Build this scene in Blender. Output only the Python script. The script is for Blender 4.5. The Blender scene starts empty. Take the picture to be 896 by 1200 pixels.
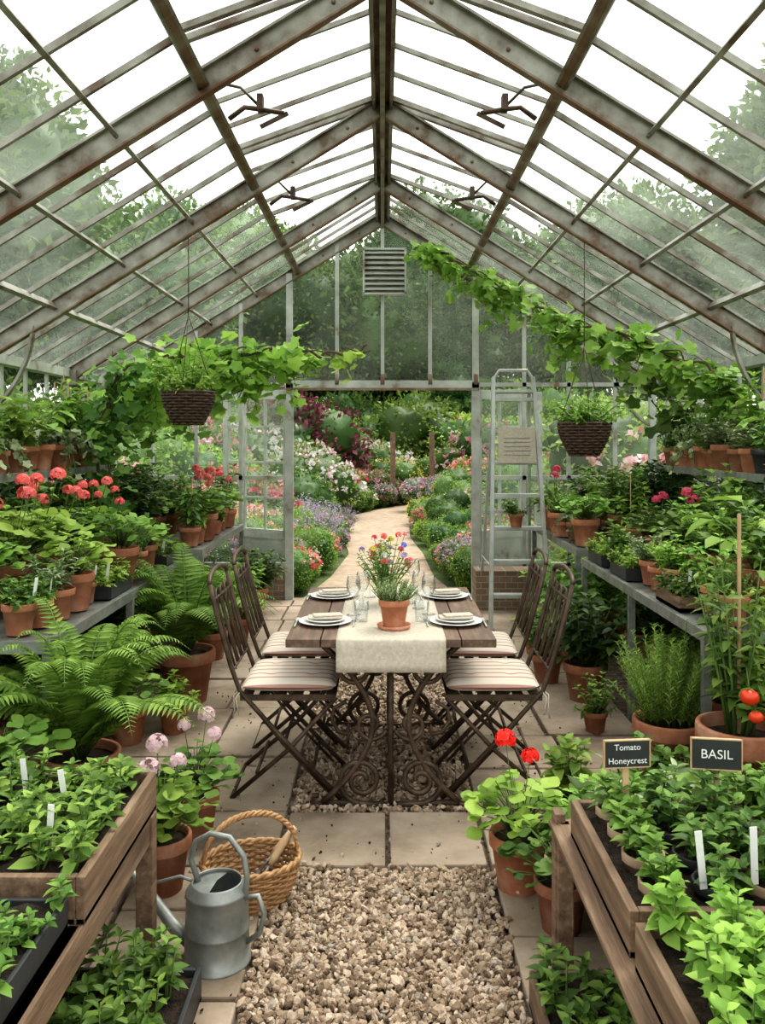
import bpy, math, random
import numpy as np
from mathutils import Vector, Matrix
rng=np.random.default_rng(7); random.seed(7)
PI=math.pi
# ---------------------------------------------------------------- mesh builder
class MB:
    def __init__(s): s.V=[];s.L=[];s.S=[];s.M=[];s.SM=[];s.n=0;s.mats=[]
    def mi(s,m):
        if m not in s.mats: s.mats.append(m)
        return s.mats.index(m)
    def add(s,v,fs,mat,smooth=False):
        v=np.asarray(v,float).reshape(-1,3)
        k=s.mi(mat)
        if isinstance(fs,np.ndarray): fs=[fs]
        if isinstance(fs,list) and len(fs) and isinstance(fs[0],tuple):
            d={}
            for q in fs: d.setdefault(len(q),[]).append(q)
            fs=[np.array(q) for q in d.values()]
        for f in fs:
            s.L.append((f+s.n).ravel()); s.S.append(np.full(len(f),f.shape[1]))
            s.M.append(np.full(len(f),k)); s.SM.append(np.full(len(f),smooth))
        s.V.append(v); s.n+=len(v)
    def mesh(s,name):
        me=bpy.data.meshes.new(name)
        V=np.concatenate(s.V);L=np.concatenate(s.L);S=np.concatenate(s.S)
        me.vertices.add(len(V)); me.vertices.foreach_set('co',V.ravel().astype(np.float32))
        me.loops.add(len(L)); me.loops.foreach_set('vertex_index',L.astype(np.int32))
        me.polygons.add(len(S))
        st=np.concatenate([[0],np.cumsum(S)[:-1]]).astype(np.int32)
        me.polygons.foreach_set('loop_start',st)
        me.polygons.foreach_set('material_index',np.concatenate(s.M).astype(np.int32))
        me.polygons.foreach_set('use_smooth',np.concatenate(s.SM).astype(bool))
        for m in s.mats: me.materials.append(m)
        me.update(calc_edges=True); me.validate()
        return me
    def obj(s,name,parent=None,loc=(0,0,0),rot=0,bevel=0):
        o=bpy.data.objects.new(name,s.mesh(name)); bpy.context.collection.objects.link(o)
        o.location=loc; o.rotation_euler=(0,0,rot)
        if parent: o.parent=parent
        if bevel:
            b=o.modifiers.new('b','BEVEL'); b.width=bevel; b.segments=2; b.limit_method='ANGLE'
        return o
def place(me,name,loc,rot=0,sc=1,parent=None):
    o=bpy.data.objects.new(name,me); bpy.context.collection.objects.link(o)
    o.location=loc; o.rotation_euler=(0,0,rot)
    o.scale=(sc,sc,sc) if not hasattr(sc,'__len__') else sc
    if parent: o.parent=parent
    return o
def empty(name,loc=(0,0,0),rot=0):
    o=bpy.data.objects.new(name,None); bpy.context.collection.objects.link(o)
    o.location=loc;o.rotation_euler=(0,0,rot);o.empty_display_size=.1
    return o
BF=np.array([(0,3,2,1),(4,5,6,7),(0,1,5,4),(1,2,6,5),(2,3,7,6),(3,0,4,7)])
def box(mb,c,s,mat,rz=0):
    x,y,z=s[0]/2,s[1]/2,s[2]/2
    v=np.array([(-x,-y,-z),(x,-y,-z),(x,y,-z),(-x,y,-z),(-x,-y,z),(x,-y,z),(x,y,z),(-x,y,z)])
    if rz:
        cs,sn=math.cos(rz),math.sin(rz)
        v=np.stack([v[:,0]*cs-v[:,1]*sn,v[:,0]*sn+v[:,1]*cs,v[:,2]],1)
    mb.add(v+np.array(c),BF,mat)
def beam(mb,p0,p1,w,h,mat,up=(0,0,1)):
    p0=np.array(p0,float);p1=np.array(p1,float);d=p1-p0;d/=np.linalg.norm(d)
    up=np.array(up,float); sd=np.cross(d,up)
    if np.linalg.norm(sd)<1e-4: sd=np.cross(d,(0,1,0))
    sd/=np.linalg.norm(sd); u=np.cross(sd,d)
    a=sd*w/2;b=u*h/2
    v=[p0-a-b,p0+a-b,p1+a-b,p1-a-b,p0-a+b,p0+a+b,p1+a+b,p1-a+b]
    mb.add(v,BF,mat)
def tube(mb,pts,r,mat,n=6,closed=False,smooth=True):
    P=np.array(pts,float);m=len(P)
    R=np.full(m,r) if not hasattr(r,'__len__') else np.array(r,float)
    if closed: T=np.roll(P,-1,0)-np.roll(P,1,0)
    else: T=np.gradient(P,axis=0)
    T/=np.linalg.norm(T,axis=1)[:,None]+1e-12
    a=np.array([0,0,1.]) if abs(T[0][2])<.9 else np.array([1.,0,0])
    u=np.cross(T[0],a);u/=np.linalg.norm(u)
    V=[];ang=np.arange(n)*2*PI/n
    for i in range(m):
        u=u-T[i]*np.dot(u,T[i]);u/=np.linalg.norm(u)+1e-12;w=np.cross(T[i],u)
        V.append(P[i]+R[i]*(np.cos(ang)[:,None]*u+np.sin(ang)[:,None]*w))
    F=[]
    for i in range(m if closed else m-1):
        j=(i+1)%m
        for k in range(n):
            F.append((i*n+k,i*n+(k+1)%n,j*n+(k+1)%n,j*n+k))
    fs=[np.array(F)]
    if not closed:
        fs.append(np.array([list(range(n))[::-1]]));fs.append(np.array([[ (m-1)*n+k for k in range(n)]]))
    mb.add(np.concatenate(V),fs,mat,smooth)
def lathe(mb,prof,mat,n=24,c=(0,0,0),smooth=True):
    V=[];m=len(prof);ang=np.arange(n)*2*PI/n
    for r,z in prof:
        V.append(np.stack([c[0]+r*np.cos(ang),c[1]+r*np.sin(ang),np.full(n,c[2]+z)],1))
    F=[(i*n+k,i*n+(k+1)%n,(i+1)*n+(k+1)%n,(i+1)*n+k) for i in range(m-1) for k in range(n)]
    mb.add(np.concatenate(V),np.array(F),mat,smooth)
def inst(mb,tv,tf,P,M,mat,smooth=True):
    P=np.asarray(P,float);N=len(P)
    if N==0:return
    V=np.einsum('nij,kj->nki',M,tv)+P[:,None,:]
    K=len(tv);off=(np.arange(N)*K)[:,None,None]
    fs=[(f[None]+off).reshape(-1,f.shape[1]) for f in tf]
    mb.add(V.reshape(-1,3),fs,mat,smooth)
def norm(a): return a/(np.linalg.norm(a,axis=-1,keepdims=True)+1e-9)
def leaft(w1,w2,t1=.28,t2=.65,fold=.25,droop=.25):
    z=lambda t:-droop*t*t
    v=[(0,0,0),(t1,w1,z(t1)+fold*w1),(t1,0,z(t1)),(t1,-w1,z(t1)+fold*w1),(t2,w2,z(t2)+fold*w2),(t2,0,z(t2)),(t2,-w2,z(t2)+fold*w2),(1,0,z(1))]
    return np.array(v),[np.array([(0,2,1),(0,3,2),(7,4,5),(7,5,6)]),np.array([(1,2,5,4),(2,3,6,5)])]
OV=leaft(.5,.42); LA=leaft(.5,.36,.25,.6,.15,.15)
DI=(np.array([(0,0,0),(.45,.5,.08),(1,0,-.1),(.45,-.5,.08)]),[np.array([(0,1,2,3)])])
def lobed(n=15,lobes=5,amp=.16):
    v=[(.35,0,-.06)]
    for i in range(n):
        a=PI+ (i+.5)*2*PI/n
        r=.5*(1+amp*math.cos(lobes*(a)))
        v.append((.45+r*math.cos(a),r*math.sin(a),.06*math.sin(3*a)))
    return np.array(v),[np.array([(0,1+i,1+(i+1)%n) for i in range(n)])]
RO=lobed(14,7,.08); VI=lobed(20,5,.2)
def leaves(mb,P,D,U,L,W,mat,t=OV):
    P=np.asarray(P,float);D=norm(np.asarray(D,float));U=np.asarray(U,float)
    if U.ndim==1:U=np.tile(U,(len(P),1))
    sd=norm(np.cross(U,D));N=norm(np.cross(D,sd))
    L=np.broadcast_to(np.asarray(L,float),(len(P),))
    M=np.stack([D*L[:,None],sd*(L*W)[:,None],N*L[:,None]],2)
    inst(mb,t[0],t[1],P,M,mat)
def ico(sub=0):
    import bmesh
    bm=bmesh.new();bmesh.ops.create_icosphere(bm,subdivisions=sub+1,radius=1)
    v=np.array([x.co[:] for x in bm.verts]);f=np.array([[q.index for q in p.verts] for p in bm.faces]);bm.free()
    return v,[f]
I0=ico(0);I1=ico(1);I2=ico(2)
def rrot(N):
    q=norm(rng.normal(size=(N,4)));w,x,y,z=q.T
    return np.stack([np.stack([1-2*(y*y+z*z),2*(x*y-z*w),2*(x*z+y*w)],1),np.stack([2*(x*y+z*w),1-2*(x*x+z*z),2*(y*z-x*w)],1),np.stack([2*(x*z-y*w),2*(y*z+x*w),1-2*(x*x+y*y)],1)],1)
def rdir(N): return norm(rng.normal(size=(N,3)))
# ---------------------------------------------------------------- materials
def newmat(name):
    m=bpy.data.materials.new(name);m.use_nodes=True;nt=m.node_tree
    return m,nt,nt.nodes['Principled BSDF'],nt.nodes['Material Output']
def ramp(nt,fac,stops):
    r=nt.nodes.new('ShaderNodeValToRGB');e=r.color_ramp.elements
    while len(e)<len(stops): e.new(.5)
    for i,(p,c) in enumerate(stops): e[i].position=p;e[i].color=(*c,1)
    nt.links.new(fac,r.inputs[0]);return r.outputs[0]
def noise_(nt,scale,detail=4,coord='Object',rough=.5):
    tc=nt.nodes.new('ShaderNodeTexCoord');n=nt.nodes.new('ShaderNodeTexNoise')
    n.inputs['Scale'].default_value=scale;n.inputs['Detail'].default_value=detail;n.inputs['Roughness'].default_value=rough
    nt.links.new(tc.outputs[coord],n.inputs['Vector']);return n.outputs[0]
def bump(nt,b,h,strength=.3,dist=.01):
    k=nt.nodes.new('ShaderNodeBump');k.inputs['Strength'].default_value=strength;k.inputs['Distance'].default_value=dist
    nt.links.new(h,k.inputs['Height']);nt.links.new(k.outputs[0],b.inputs['Normal'])
def objvar(nt,col,lo,hi,sat=1.0,hv=0):
    oi=nt.nodes.new('ShaderNodeObjectInfo');hs=nt.nodes.new('ShaderNodeHueSaturation');hs.inputs['Saturation'].default_value=sat
    mr=nt.nodes.new('ShaderNodeMapRange');mr.inputs[3].default_value=lo;mr.inputs[4].default_value=hi
    nt.links.new(oi.outputs['Random'],mr.inputs[0]);nt.links.new(mr.outputs[0],hs.inputs['Value'])
    if hv:
        mu=nt.nodes.new('ShaderNodeMath');mu.operation='MULTIPLY';mu.inputs[1].default_value=7.31
        fr=nt.nodes.new('ShaderNodeMath');fr.operation='FRACT'
        m2=nt.nodes.new('ShaderNodeMapRange');m2.inputs[3].default_value=.5-hv;m2.inputs[4].default_value=.5+hv*.5
        nt.links.new(oi.outputs['Random'],mu.inputs[0]);nt.links.new(mu.outputs[0],fr.inputs[0]);nt.links.new(fr.outputs[0],m2.inputs[0]);nt.links.new(m2.outputs[0],hs.inputs['Hue'])
    nt.links.new(col,hs.inputs['Color']);return hs.outputs[0]
def nmat(name,stops,scale=8,rough=.7,metal=0,bs=.2,bd=.005,detail=5,coord='Object',var=None,sat=1):
    m,nt,b,o=newmat(name);f=noise_(nt,scale,detail,coord,.6)
    c=ramp(nt,f,stops)
    if var: c=objvar(nt,c,var[0],var[1],sat)
    nt.links.new(c,b.inputs['Base Color']);b.inputs['Roughness'].default_value=rough;b.inputs['Metallic'].default_value=metal
    if bs: bump(nt,b,noise_(nt,scale*5,4,coord),bs,bd)
    return m
def leafmat(name,c0,c1,c2,trans=.3,rough=.5,sat=.9,hv=.018):
    m,nt,b,o=newmat(name)
    g=nt.nodes.new('ShaderNodeNewGeometry')
    col=ramp(nt,g.outputs['Random Per Island'],[(0,c0),(.55,c1),(1,c2)])
    col=objvar(nt,col,.66,1.25,sat,hv)
    nt.links.new(col,b.inputs['Base Color']);b.inputs['Roughness'].default_value=rough;b.inputs['Specular IOR Level'].default_value=.3
    t=nt.nodes.new('ShaderNodeBsdfTranslucent');x=nt.nodes.new('ShaderNodeMixShader');x.inputs[0].default_value=trans
    nt.links.new(col,t.inputs[0]);nt.links.new(b.outputs[0],x.inputs[1]);nt.links.new(t.outputs[0],x.inputs[2]);nt.links.new(x.outputs[0],o.inputs[0])
    return m
LEAF=leafmat('leaf_green',(.05,.13,.014),(.115,.25,.028),(.25,.42,.055))
LEAFL=leafmat('leaf_bright',(.16,.3,.025),(.27,.46,.045),(.42,.61,.1),.4)
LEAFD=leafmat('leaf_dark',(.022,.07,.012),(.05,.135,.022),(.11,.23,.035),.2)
LEAFG=leafmat('leaf_greygreen',(.16,.23,.1),(.26,.34,.16),(.38,.45,.24),.2,.6)
LEAFF=leafmat('leaf_fern',(.11,.235,.018),(.2,.38,.035),(.34,.53,.07),.35)
LEAFT=leafmat('leaf_tree',(.055,.125,.02),(.11,.21,.035),(.2,.33,.065),.3,.6)
LEAFP=leafmat('leaf_purple',(.1,.015,.03),(.18,.03,.06),(.28,.08,.1),.2,hv=0)
LEAFY=leafmat('leaf_yellow',(.45,.45,.03),(.65,.62,.06),(.8,.72,.12),.3,hv=0)
CORAL=leafmat('petal_coral',(.85,.11,.11),(.9,.19,.18),(.95,.36,.32),.3,.6,.97,0)
PINK=leafmat('petal_pink',(.8,.18,.26),(.88,.32,.4),(.93,.5,.55),.3,.6,hv=0)
LPINK=leafmat('petal_lightpink',(.85,.5,.56),(.9,.66,.7),(.95,.8,.82),.3,.6,hv=0)
RED=leafmat('petal_red',(.7,.015,.015),(.85,.03,.02),(.9,.08,.05),.2,.6,1,0)
MAG=leafmat('petal_magenta',(.62,.03,.09),(.77,.06,.14),(.87,.15,.25),.2,.6,.95,0)
WHITE=leafmat('petal_white',(.75,.73,.7),(.85,.83,.81),(.92,.9,.87),.3,.6,hv=0)
MAUVE=leafmat('petal_mauve',(.38,.27,.47),(.48,.36,.57),(.62,.5,.7),.3,.6,hv=0)
BLUE=leafmat('petal_blue',(.12,.14,.6),(.2,.22,.7),(.4,.35,.8),.2,.6,hv=0)
STEM=nmat('stem',[(.3,(.08,.16,.035)),(.7,(.16,.24,.06))],20,.6,bs=0)
BARK=nmat('bark',[(.3,(.06,.04,.025)),(.7,(.16,.11,.07))],12,.9)
TERRA=nmat('terracotta',[(.3,(.31,.105,.05)),(.5,(.46,.178,.085)),(.72,(.58,.34,.23))],9,.85,bs=.15,var=(.68,1.12),sat=.95)
SOIL=nmat('soil',[(.35,(.02,.013,.008)),(.65,(.07,.045,.028))],40,.95,bs=1,bd=.02)
METAL=nmat('galvanised_frame',[(.36,(.12,.08,.05)),(.46,(.21,.195,.165)),(.65,(.35,.345,.305))],5,.5,.25,.15,detail=8)
METALL=nmat('aged_white_frame',[(.32,(.2,.12,.07)),(.41,(.33,.345,.31)),(.65,(.5,.52,.475))],4,.55,.1,.15,detail=8)
RUST=nmat('rusty_frame',[(.35,(.14,.06,.03)),(.5,(.2,.12,.08)),(.7,(.29,.265,.22))],5,.65,.2,.15,detail=8)
IRON=nmat('rusty_iron',[(.35,(.045,.03,.02)),(.6,(.11,.073,.05)),(.8,(.17,.115,.075))],14,.55,.4,.2)
GALV=nmat('galvanised_steel',[(.3,(.17,.18,.17)),(.7,(.35,.365,.345))],12,.45,.45,.08)
ALU=nmat('ladder_aluminium',[(.3,(.33,.35,.33)),(.7,(.5,.52,.49))],8,.45,.3,.05)
WOOD=nmat('weathered_wood',[(.3,(.09,.055,.033)),(.55,(.195,.125,.078)),(.75,(.34,.24,.16))],6,.75,bs=.3)
TWOOD=nmat('table_wood',[(.3,(.075,.043,.028)),(.55,(.14,.085,.056)),(.75,(.23,.15,.1))],7,.6,bs=.3)
LWOOD=nmat('pale_wood',[(.3,(.42,.27,.15)),(.7,(.58,.41,.24))],10,.6,bs=.1)
KRAFT=nmat('kraft_pot',[(.3,(.28,.19,.12)),(.7,(.42,.31,.21))],10,.8,bs=.1)
for wm in (WOOD,TWOOD):
    nt=wm.node_tree
    for n in list(nt.nodes):
        if n.type=='TEX_NOISE':
            mp=nt.nodes.new('ShaderNodeMapping');mp.inputs['Scale'].default_value=(6,.6,6)
            l=n.inputs['Vector'].links[0];src=l.from_socket;nt.links.new(src,mp.inputs[0]);nt.links.new(mp.outputs[0],n.inputs['Vector'])
WICK=nmat('wicker',[(.3,(.28,.15,.06)),(.7,(.5,.3,.14))],30,.6)
DWICK=nmat('dark_wicker',[(.3,(.04,.025,.018)),(.7,(.11,.065,.04))],30,.7)
PLAST=nmat('black_plastic',[(.3,(.02,.022,.024)),(.7,(.04,.044,.048))],8,.45,bs=.05)
LABEL=nmat('label_white',[(.3,(.72,.73,.71)),(.7,(.82,.83,.81))],8,.5,bs=0)
LINEN=nmat('linen',[(.3,(.43,.375,.3)),(.7,(.57,.51,.43))],60,.9,bs=.5,bd=.003)
CERAM=nmat('ceramic',[(.3,(.7,.69,.66)),(.7,(.78,.77,.74))],8,.25,bs=0)
SLATE=nmat('chalkboard',[(.3,(.015,.018,.018)),(.7,(.04,.045,.045))],8,.7,bs=.05)
TOM=nmat('tomato_red',[(.3,(.62,.035,.01)),(.7,(.78,.08,.02))],6,.25,bs=0)
SLAB,nt,b,o=newmat('sandstone_slab')
f1=ramp(nt,noise_(nt,2.2,12,'Object',.65),[(.3,(.19,.145,.108)),(.48,(.35,.275,.21)),(.7,(.48,.39,.305))])
f2=ramp(nt,noise_(nt,.9,8,'Object',.7),[(.38,(.55,.52,.46)),(.55,(1,1,1))])
mx=nt.nodes.new('ShaderNodeMix');mx.data_type='RGBA';mx.blend_type='MULTIPLY';mx.inputs[0].default_value=.85
nt.links.new(f1,mx.inputs[6]);nt.links.new(f2,mx.inputs[7]);nt.links.new(mx.outputs[2],b.inputs['Base Color']);b.inputs['Roughness'].default_value=.85;bump(nt,b,noise_(nt,14,8),.5,.012)
LAWN=nmat('grass_ground',[(.3,(.05,.08,.02)),(.7,(.11,.16,.04))],6,.9,bs=.6,bd=.05)
PATH=nmat('sandy_path',[(.3,(.28,.21,.15)),(.7,(.47,.375,.27))],9,.95,bs=.5,bd=.02,detail=10)
CUSH,nt,b,o=newmat('striped_ticking')
tc=nt.nodes.new('ShaderNodeTexCoord');w=nt.nodes.new('ShaderNodeTexWave');w.bands_direction='Y';w.inputs['Scale'].default_value=5.2
nt.links.new(tc.outputs['Object'],w.inputs['Vector'])
nt.links.new(ramp(nt,w.outputs[1],[(.0,(.6,.54,.46)),(.8,(.63,.57,.49)),(.92,(.36,.17,.14)),(1,(.42,.24,.2))]),b.inputs['Base Color']);b.inputs['Roughness'].default_value=.9
STONE,nt,b,o=newmat('gravel_stone');g=nt.nodes.new('ShaderNodeNewGeometry')
nt.links.new(ramp(nt,g.outputs['Random Per Island'],[(0,(.12,.08,.05)),(.3,(.28,.2,.135)),(.6,(.41,.31,.22)),(.88,(.56,.45,.35)),(1,(.27,.235,.2))]),b.inputs['Base Color']);b.inputs['Roughness'].default_value=.8
GRAV,nt,b,o=newmat('gravel_bed');tc=nt.nodes.new('ShaderNodeTexCoord');v=nt.nodes.new('ShaderNodeTexVoronoi');v.inputs['Scale'].default_value=48
nt.links.new(tc.outputs['Object'],v.inputs['Vector'])
sp_=nt.nodes.new('ShaderNodeSeparateColor');nt.links.new(v.outputs['Color'],sp_.inputs[0])
nt.links.new(ramp(nt,sp_.outputs[0],[(0,(.09,.065,.045)),(.5,(.19,.145,.105)),(1,(.33,.27,.21))]),b.inputs['Base Color']);b.inputs['Roughness'].default_value=.9
bump(nt,b,v.outputs['Distance'],-1,.02)
BRICK,nt,b,o=newmat('old_brick');tc=nt.nodes.new('ShaderNodeTexCoord');mp=nt.nodes.new('ShaderNodeMapping');mp.inputs['Rotation'].default_value=(PI/2,0,0)
br=nt.nodes.new('ShaderNodeTexBrick');br.inputs['Scale'].default_value=4.5;br.inputs['Color1'].default_value=(.25,.17,.11,1);br.inputs['Color2'].default_value=(.18,.13,.09,1);br.inputs['Mortar'].default_value=(.3,.27,.22,1)
nt.links.new(tc.outputs['Object'],mp.inputs[0]);nt.links.new(mp.outputs[0],br.inputs[0]);nt.links.new(br.outputs[0],b.inputs['Base Color']);b.inputs['Roughness'].default_value=.9
def glassmat(name,lo,hi,scale,tint=(.96,.985,.97),refl=.25,pw=.3,tcol=(.78,.87,.75)):
    m,nt,b,o=newmat(name);nt.nodes.remove(b)
    tr=nt.nodes.new('ShaderNodeBsdfTransparent');tr.inputs[0].default_value=(*tint,1)
    tl=nt.nodes.new('ShaderNodeBsdfTranslucent');tl.inputs[0].default_value=(*tcol,1)
    gl=nt.nodes.new('ShaderNodeBsdfGlossy');gl.inputs['Roughness'].default_value=.06
    f=noise_(nt,scale,6,'Object',.65)
    mr=nt.nodes.new('ShaderNodeMapRange');mr.inputs[1].default_value=.35;mr.inputs[2].default_value=.7;mr.inputs[3].default_value=lo;mr.inputs[4].default_value=hi
    nt.links.new(f,mr.inputs[0])
    x=nt.nodes.new('ShaderNodeMixShader');nt.links.new(mr.outputs[0],x.inputs[0]);nt.links.new(tr.outputs[0],x.inputs[1]);nt.links.new(tl.outputs[0],x.inputs[2])
    fr=nt.nodes.new('ShaderNodeLayerWeight');fr.inputs[0].default_value=pw
    sc=nt.nodes.new('ShaderNodeMath');sc.operation='MULTIPLY';sc.inputs[1].default_value=refl;nt.links.new(fr.outputs['Facing'],sc.inputs[0])
    y=nt.nodes.new('ShaderNodeMixShader');nt.links.new(sc.outputs[0],y.inputs[0]);nt.links.new(x.outputs[0],y.inputs[1]);nt.links.new(gl.outputs[0],y.inputs[2])
    nt.links.new(y.outputs[0],o.inputs[0]);return m
GROOF=glassmat('roof_glass',.03,.17,1.6,refl=.07,tint=(.94,.965,.95)); GWALL=glassmat('wall_glass',.01,.07,1.5,refl=.05)
GGAB=glassmat('gable_glass',.03,.15,1.0,refl=.05)
CLEAR=glassmat('drinking_glass',.01,.02,5,(.96,.97,.97),.55,.4)
# ---------------------------------------------------------------- dimensions
HW=2.64;EZ=2.13;RZ=3.76;GY=8.26;Y0=-.9
SL=(RZ-EZ)/HW
def rz(x): return RZ-SL*abs(x)
TR=[-.8,.77,2.34,3.9,5.47,7.06]
rn=lambda s:np.array([s*SL,0,1])/math.hypot(SL,1)
# ---------------------------------------------------------------- ground & floor
mb=MB();box(mb,(0,15,-.07),(120,110,.04),LAWN);mb.obj('lawn_ground')
mb=MB();box(mb,(0,(Y0+GY)/2,-.03),(2*HW,GY-Y0,.05),GRAV);mb.obj('floor')
mb=MB()
def slab(x0,x1,y0,y1):
    g=.009;z=.004+random.random()*.01
    box(mb,((x0+x1)/2,(y0+y1)/2,z/2+.005),(x1-x0-2*g,y1-y0-2*g,.03+z),SLAB,random.uniform(-.006,.006))
for s in (-1,1):
    y=-.5
    while y<8.1:
        l=random.choice([.45,.6,.6,.75]);y1=min(y+l,8.2)
        if y<3.09<y1: y1=3.09
        if y==3.09:
            slab(s*.39 if s>0 else -.95,.95 if s>0 else -.39,y,3.55) ;y=3.55;continue
        a,b_=.39,.86+random.uniform(-.04,.04)
        slab(*(sorted((s*a,s*b_))),y,y1);slab(*(sorted((s*b_,s*1.36))),y,y1);y=y1
slab(-.39,0.02,3.09,3.55);slab(.02,.39,3.09,3.55)
for k in range(3): slab(-.39,.39,6.3+k*.62,6.3+(k+1)*.62)
mb.obj('stone_paving',bevel=.007)
mb=MB()
def stones(x0,x1,y0,y1,n,r0,r1,z=.012,mat=None):
    P=np.stack([rng.uniform(x0,x1,n),rng.uniform(y0,y1,n),rng.uniform(z-.008,z+.012,n)],1)
    R=rrot(n)
    S=rng.uniform(r0,r1,n)[:,None]*np.stack([rng.uniform(.8,1.5,n),rng.uniform(.7,1.1,n),rng.uniform(.5,.8,n)],1)
    M=R*S[:,None,:]
    tv=I1[0]*(1+.16*rng.normal(size=(len(I1[0]),1)));inst(mb,tv,I1[1],P,M,mat or STONE,False)
for k in range(4): stones(-.385,.385,1.9,3.08,2100,.006,.0125)
stones(-.4,.4,1.9,3.1,900,.01,.016,.018)
stones(-.385,.385,3.56,6.28,6500,.008,.015)
stones(-.385,.385,.0,1.9,1500,.011,.02)
stones(-.8,.85,2.3,5,260,.003,.009,.03)
stones(-1.0,1.0,2.2,6,600,.002,.005,.03,SOIL)
mb.obj('gravel_path')
mb=MB();V=[];pc=[(0,8.3,.85),(0.0,10,.6),(.05,12,.52),(-.1,14,.55),(-.15,16,.65),(.1,18,.75),(.8,20,.75),(2,22,.7),(3.5,23.5,.7)]
pcs=np.array(pc);tt=np.linspace(0,8,50);pp=np.stack([np.interp(tt,range(9),pcs[:,i]) for i in range(3)],1)
for x,y,w_ in pp: V+=[(x-w_,y,-.035),(x+w_,y,-.035)]
mb.add(V,np.array([(2*i,2*i+1,2*i+3,2*i+2) for i in range(49)]),PATH);mb.obj('garden_path')
# ---------------------------------------------------------------- greenhouse frame
mb=MB()
for y in TR+[GY]:
    for s in (-1,1):
        n=rn(s);o_=-n*.05
        p0=np.array((s*.02,y,rz(.02)))+o_;p1=np.array((s*HW,y,EZ))+o_
        beam(mb,p0,p1,.022,.1,METAL,n);beam(mb,p0+n*.05,p1+n*.05,.075,.012,METAL,n);beam(mb,p0-n*.05,p1-n*.05,.05,.01,RUST,n)
        beam(mb,(s*(HW-.03),y,.5),(s*(HW-.03),y,EZ-.02),.06,.06,METALL,(0,1,0))
        pts=[(s*(HW-.06-.34*math.sin(a)),y,EZ-.42+.42*(1-math.cos(a))+.17*math.sin(a)) for a in np.linspace(0,PI/2,10)]
        for a,b_ in zip(pts[:-1],pts[1:]): beam(mb,a,b_,.04,.018,METAL,(0,0,1))
        box(mb,(s*(HW-.06),y,EZ-.05),(.12,.09,.12),METAL)
        for X in (.25,.6,1.24,1.68,2.12):
            p=np.array((s*X,y-.014,rz(X)))-n*.05;inst(mb,I0[0]*.012,I0[1],p[None],np.eye(3)[None],RUST)
for s in (-1,1):
    n=rn(s)
    for X,w_,h_ in ((.85,.06,.07),(1.24,.022,.03),(1.68,.022,.03),(2.12,.03,.045)):
        p=np.array((s*X,0,rz(X)))-n*.035
        beam(mb,p+(0,Y0,0),p+(0,GY,0),w_,h_,METAL,n)
        if X<1: beam(mb,p+(0,Y0,0)-n*.036,p+(0,GY,0)-n*.036,.03,.006,RUST,n)
    beam(mb,(s*(HW-.02),Y0,EZ-.01),(s*(HW-.02),GY,EZ-.01),.1,.07,METALL)
    beam(mb,(s*(HW-.05),Y0,1.0),(s*(HW-.05),GY,1.0),.03,.04,METALL)
    bays=[Y0]+TR+[GY]
    for a,b_ in zip(bays[:-1],bays[1:]):
        if b_-a<.3: continue
        k=4 if b_-a>1.3 else 3
        for i in range(1,k):
            y=a+(b_-a)*i/k
            beam(mb,np.array((s*.85,y,rz(.85)))-n*.01,np.array((s*HW,y,EZ))-n*.01,.02,.028,METAL,n)
            beam(mb,(s*(HW-.02),y,.5),(s*(HW-.02),y,EZ),.022,.03,METALL,(0,1,0))
beam(mb,(0,Y0,RZ-.07),(0,GY,RZ-.07),.03,.16,METAL)
for s in(-1,1): beam(mb,(s*.055,Y0,RZ-.05),(s*.055,GY,RZ-.05),.02,.06,METAL)
box(mb,(0,(Y0+GY)/2,RZ-.025),(.14,GY-Y0,.012),RUST)
mb.obj('greenhouse_frame')
bays=list(zip([Y0]+TR,TR+[GY]))
for bi,(a,b_) in enumerate(bays):
    if b_-a<.3: continue
    for s in (-1,1):
        ang=math.atan(SL); opn=.0 if bi in (0,6) else .2
        A=ang-opn
        d=np.array((s*math.cos(A),0,-math.sin(A)));Lh=.85/math.cos(ang)
        p=np.array((s*.05,0,RZ-.02));q=p+d*(Lh-.04);n=np.array((s*math.sin(A),0,math.cos(A)))
        mv=MB();y0,y1=a+.05,b_-.05
        for y in (y0,y1): beam(mv,p+(0,y,0),q+(0,y,0),.035,.03,METAL,n)
        k=4
        for i in range(1,k): y=y0+(y1-y0)*i/k;beam(mv,p+(0,y,0),q+(0,y,0),.018,.025,METAL,n)
        beam(mv,q+(0,y0,0),q+(0,y1,0),.04,.03,METAL,n);beam(mv,p+(0,y0,0),p+(0,y1,0),.03,.03,METAL,n)
        mv.add([p+(0,y0,0)+n*.012,q+(0,y0,0)+n*.012,q+(0,y1,0)+n*.012,p+(0,y1,0)+n*.012],np.array([(0,1,2,3)]),GROOF)
        if opn:
            ym=(y0+y1)/2-.35
            e=np.array((s*.62,ym,rz(.62)-.12))
            tube(mv,[q+(0,ym,0),e+(s*.1,0,.1),e],.008,IRON)
            tube(mv,[e+(s*-.12,0,-.03),e+(0,0,-.01),e+(s*.08,0,-.0),e+(s*.16,0,-.06)],.013,IRON)
            box(mv,tuple(e+(0,0,.02)),(.03,.06,.08),IRON)
            beam(mv,e+(-s*.14,0,-.03),e+(s*.0,0,-.1),.014,.02,IRON)
        mv.obj('roof_vent')
mb=MB()
for s in(-1,1):
    for a,b_ in bays:
        k=4
        for i in range(k):
            for X0,X1 in((.85,1.24),(1.24,1.68),(1.68,2.12),(2.12,HW)):
                ya=a+(b_-a)*i/k;yb=a+(b_-a)*(i+1)/k
                mb.add([(s*X0,ya,rz(X0)+.004),(s*X1,ya,rz(X1)+.004),(s*X1,yb,rz(X1)+.004),(s*X0,yb,rz(X0)+.004)],np.array([(0,1,2,3)]),GROOF)
mb.obj('roof_glazing')
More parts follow.
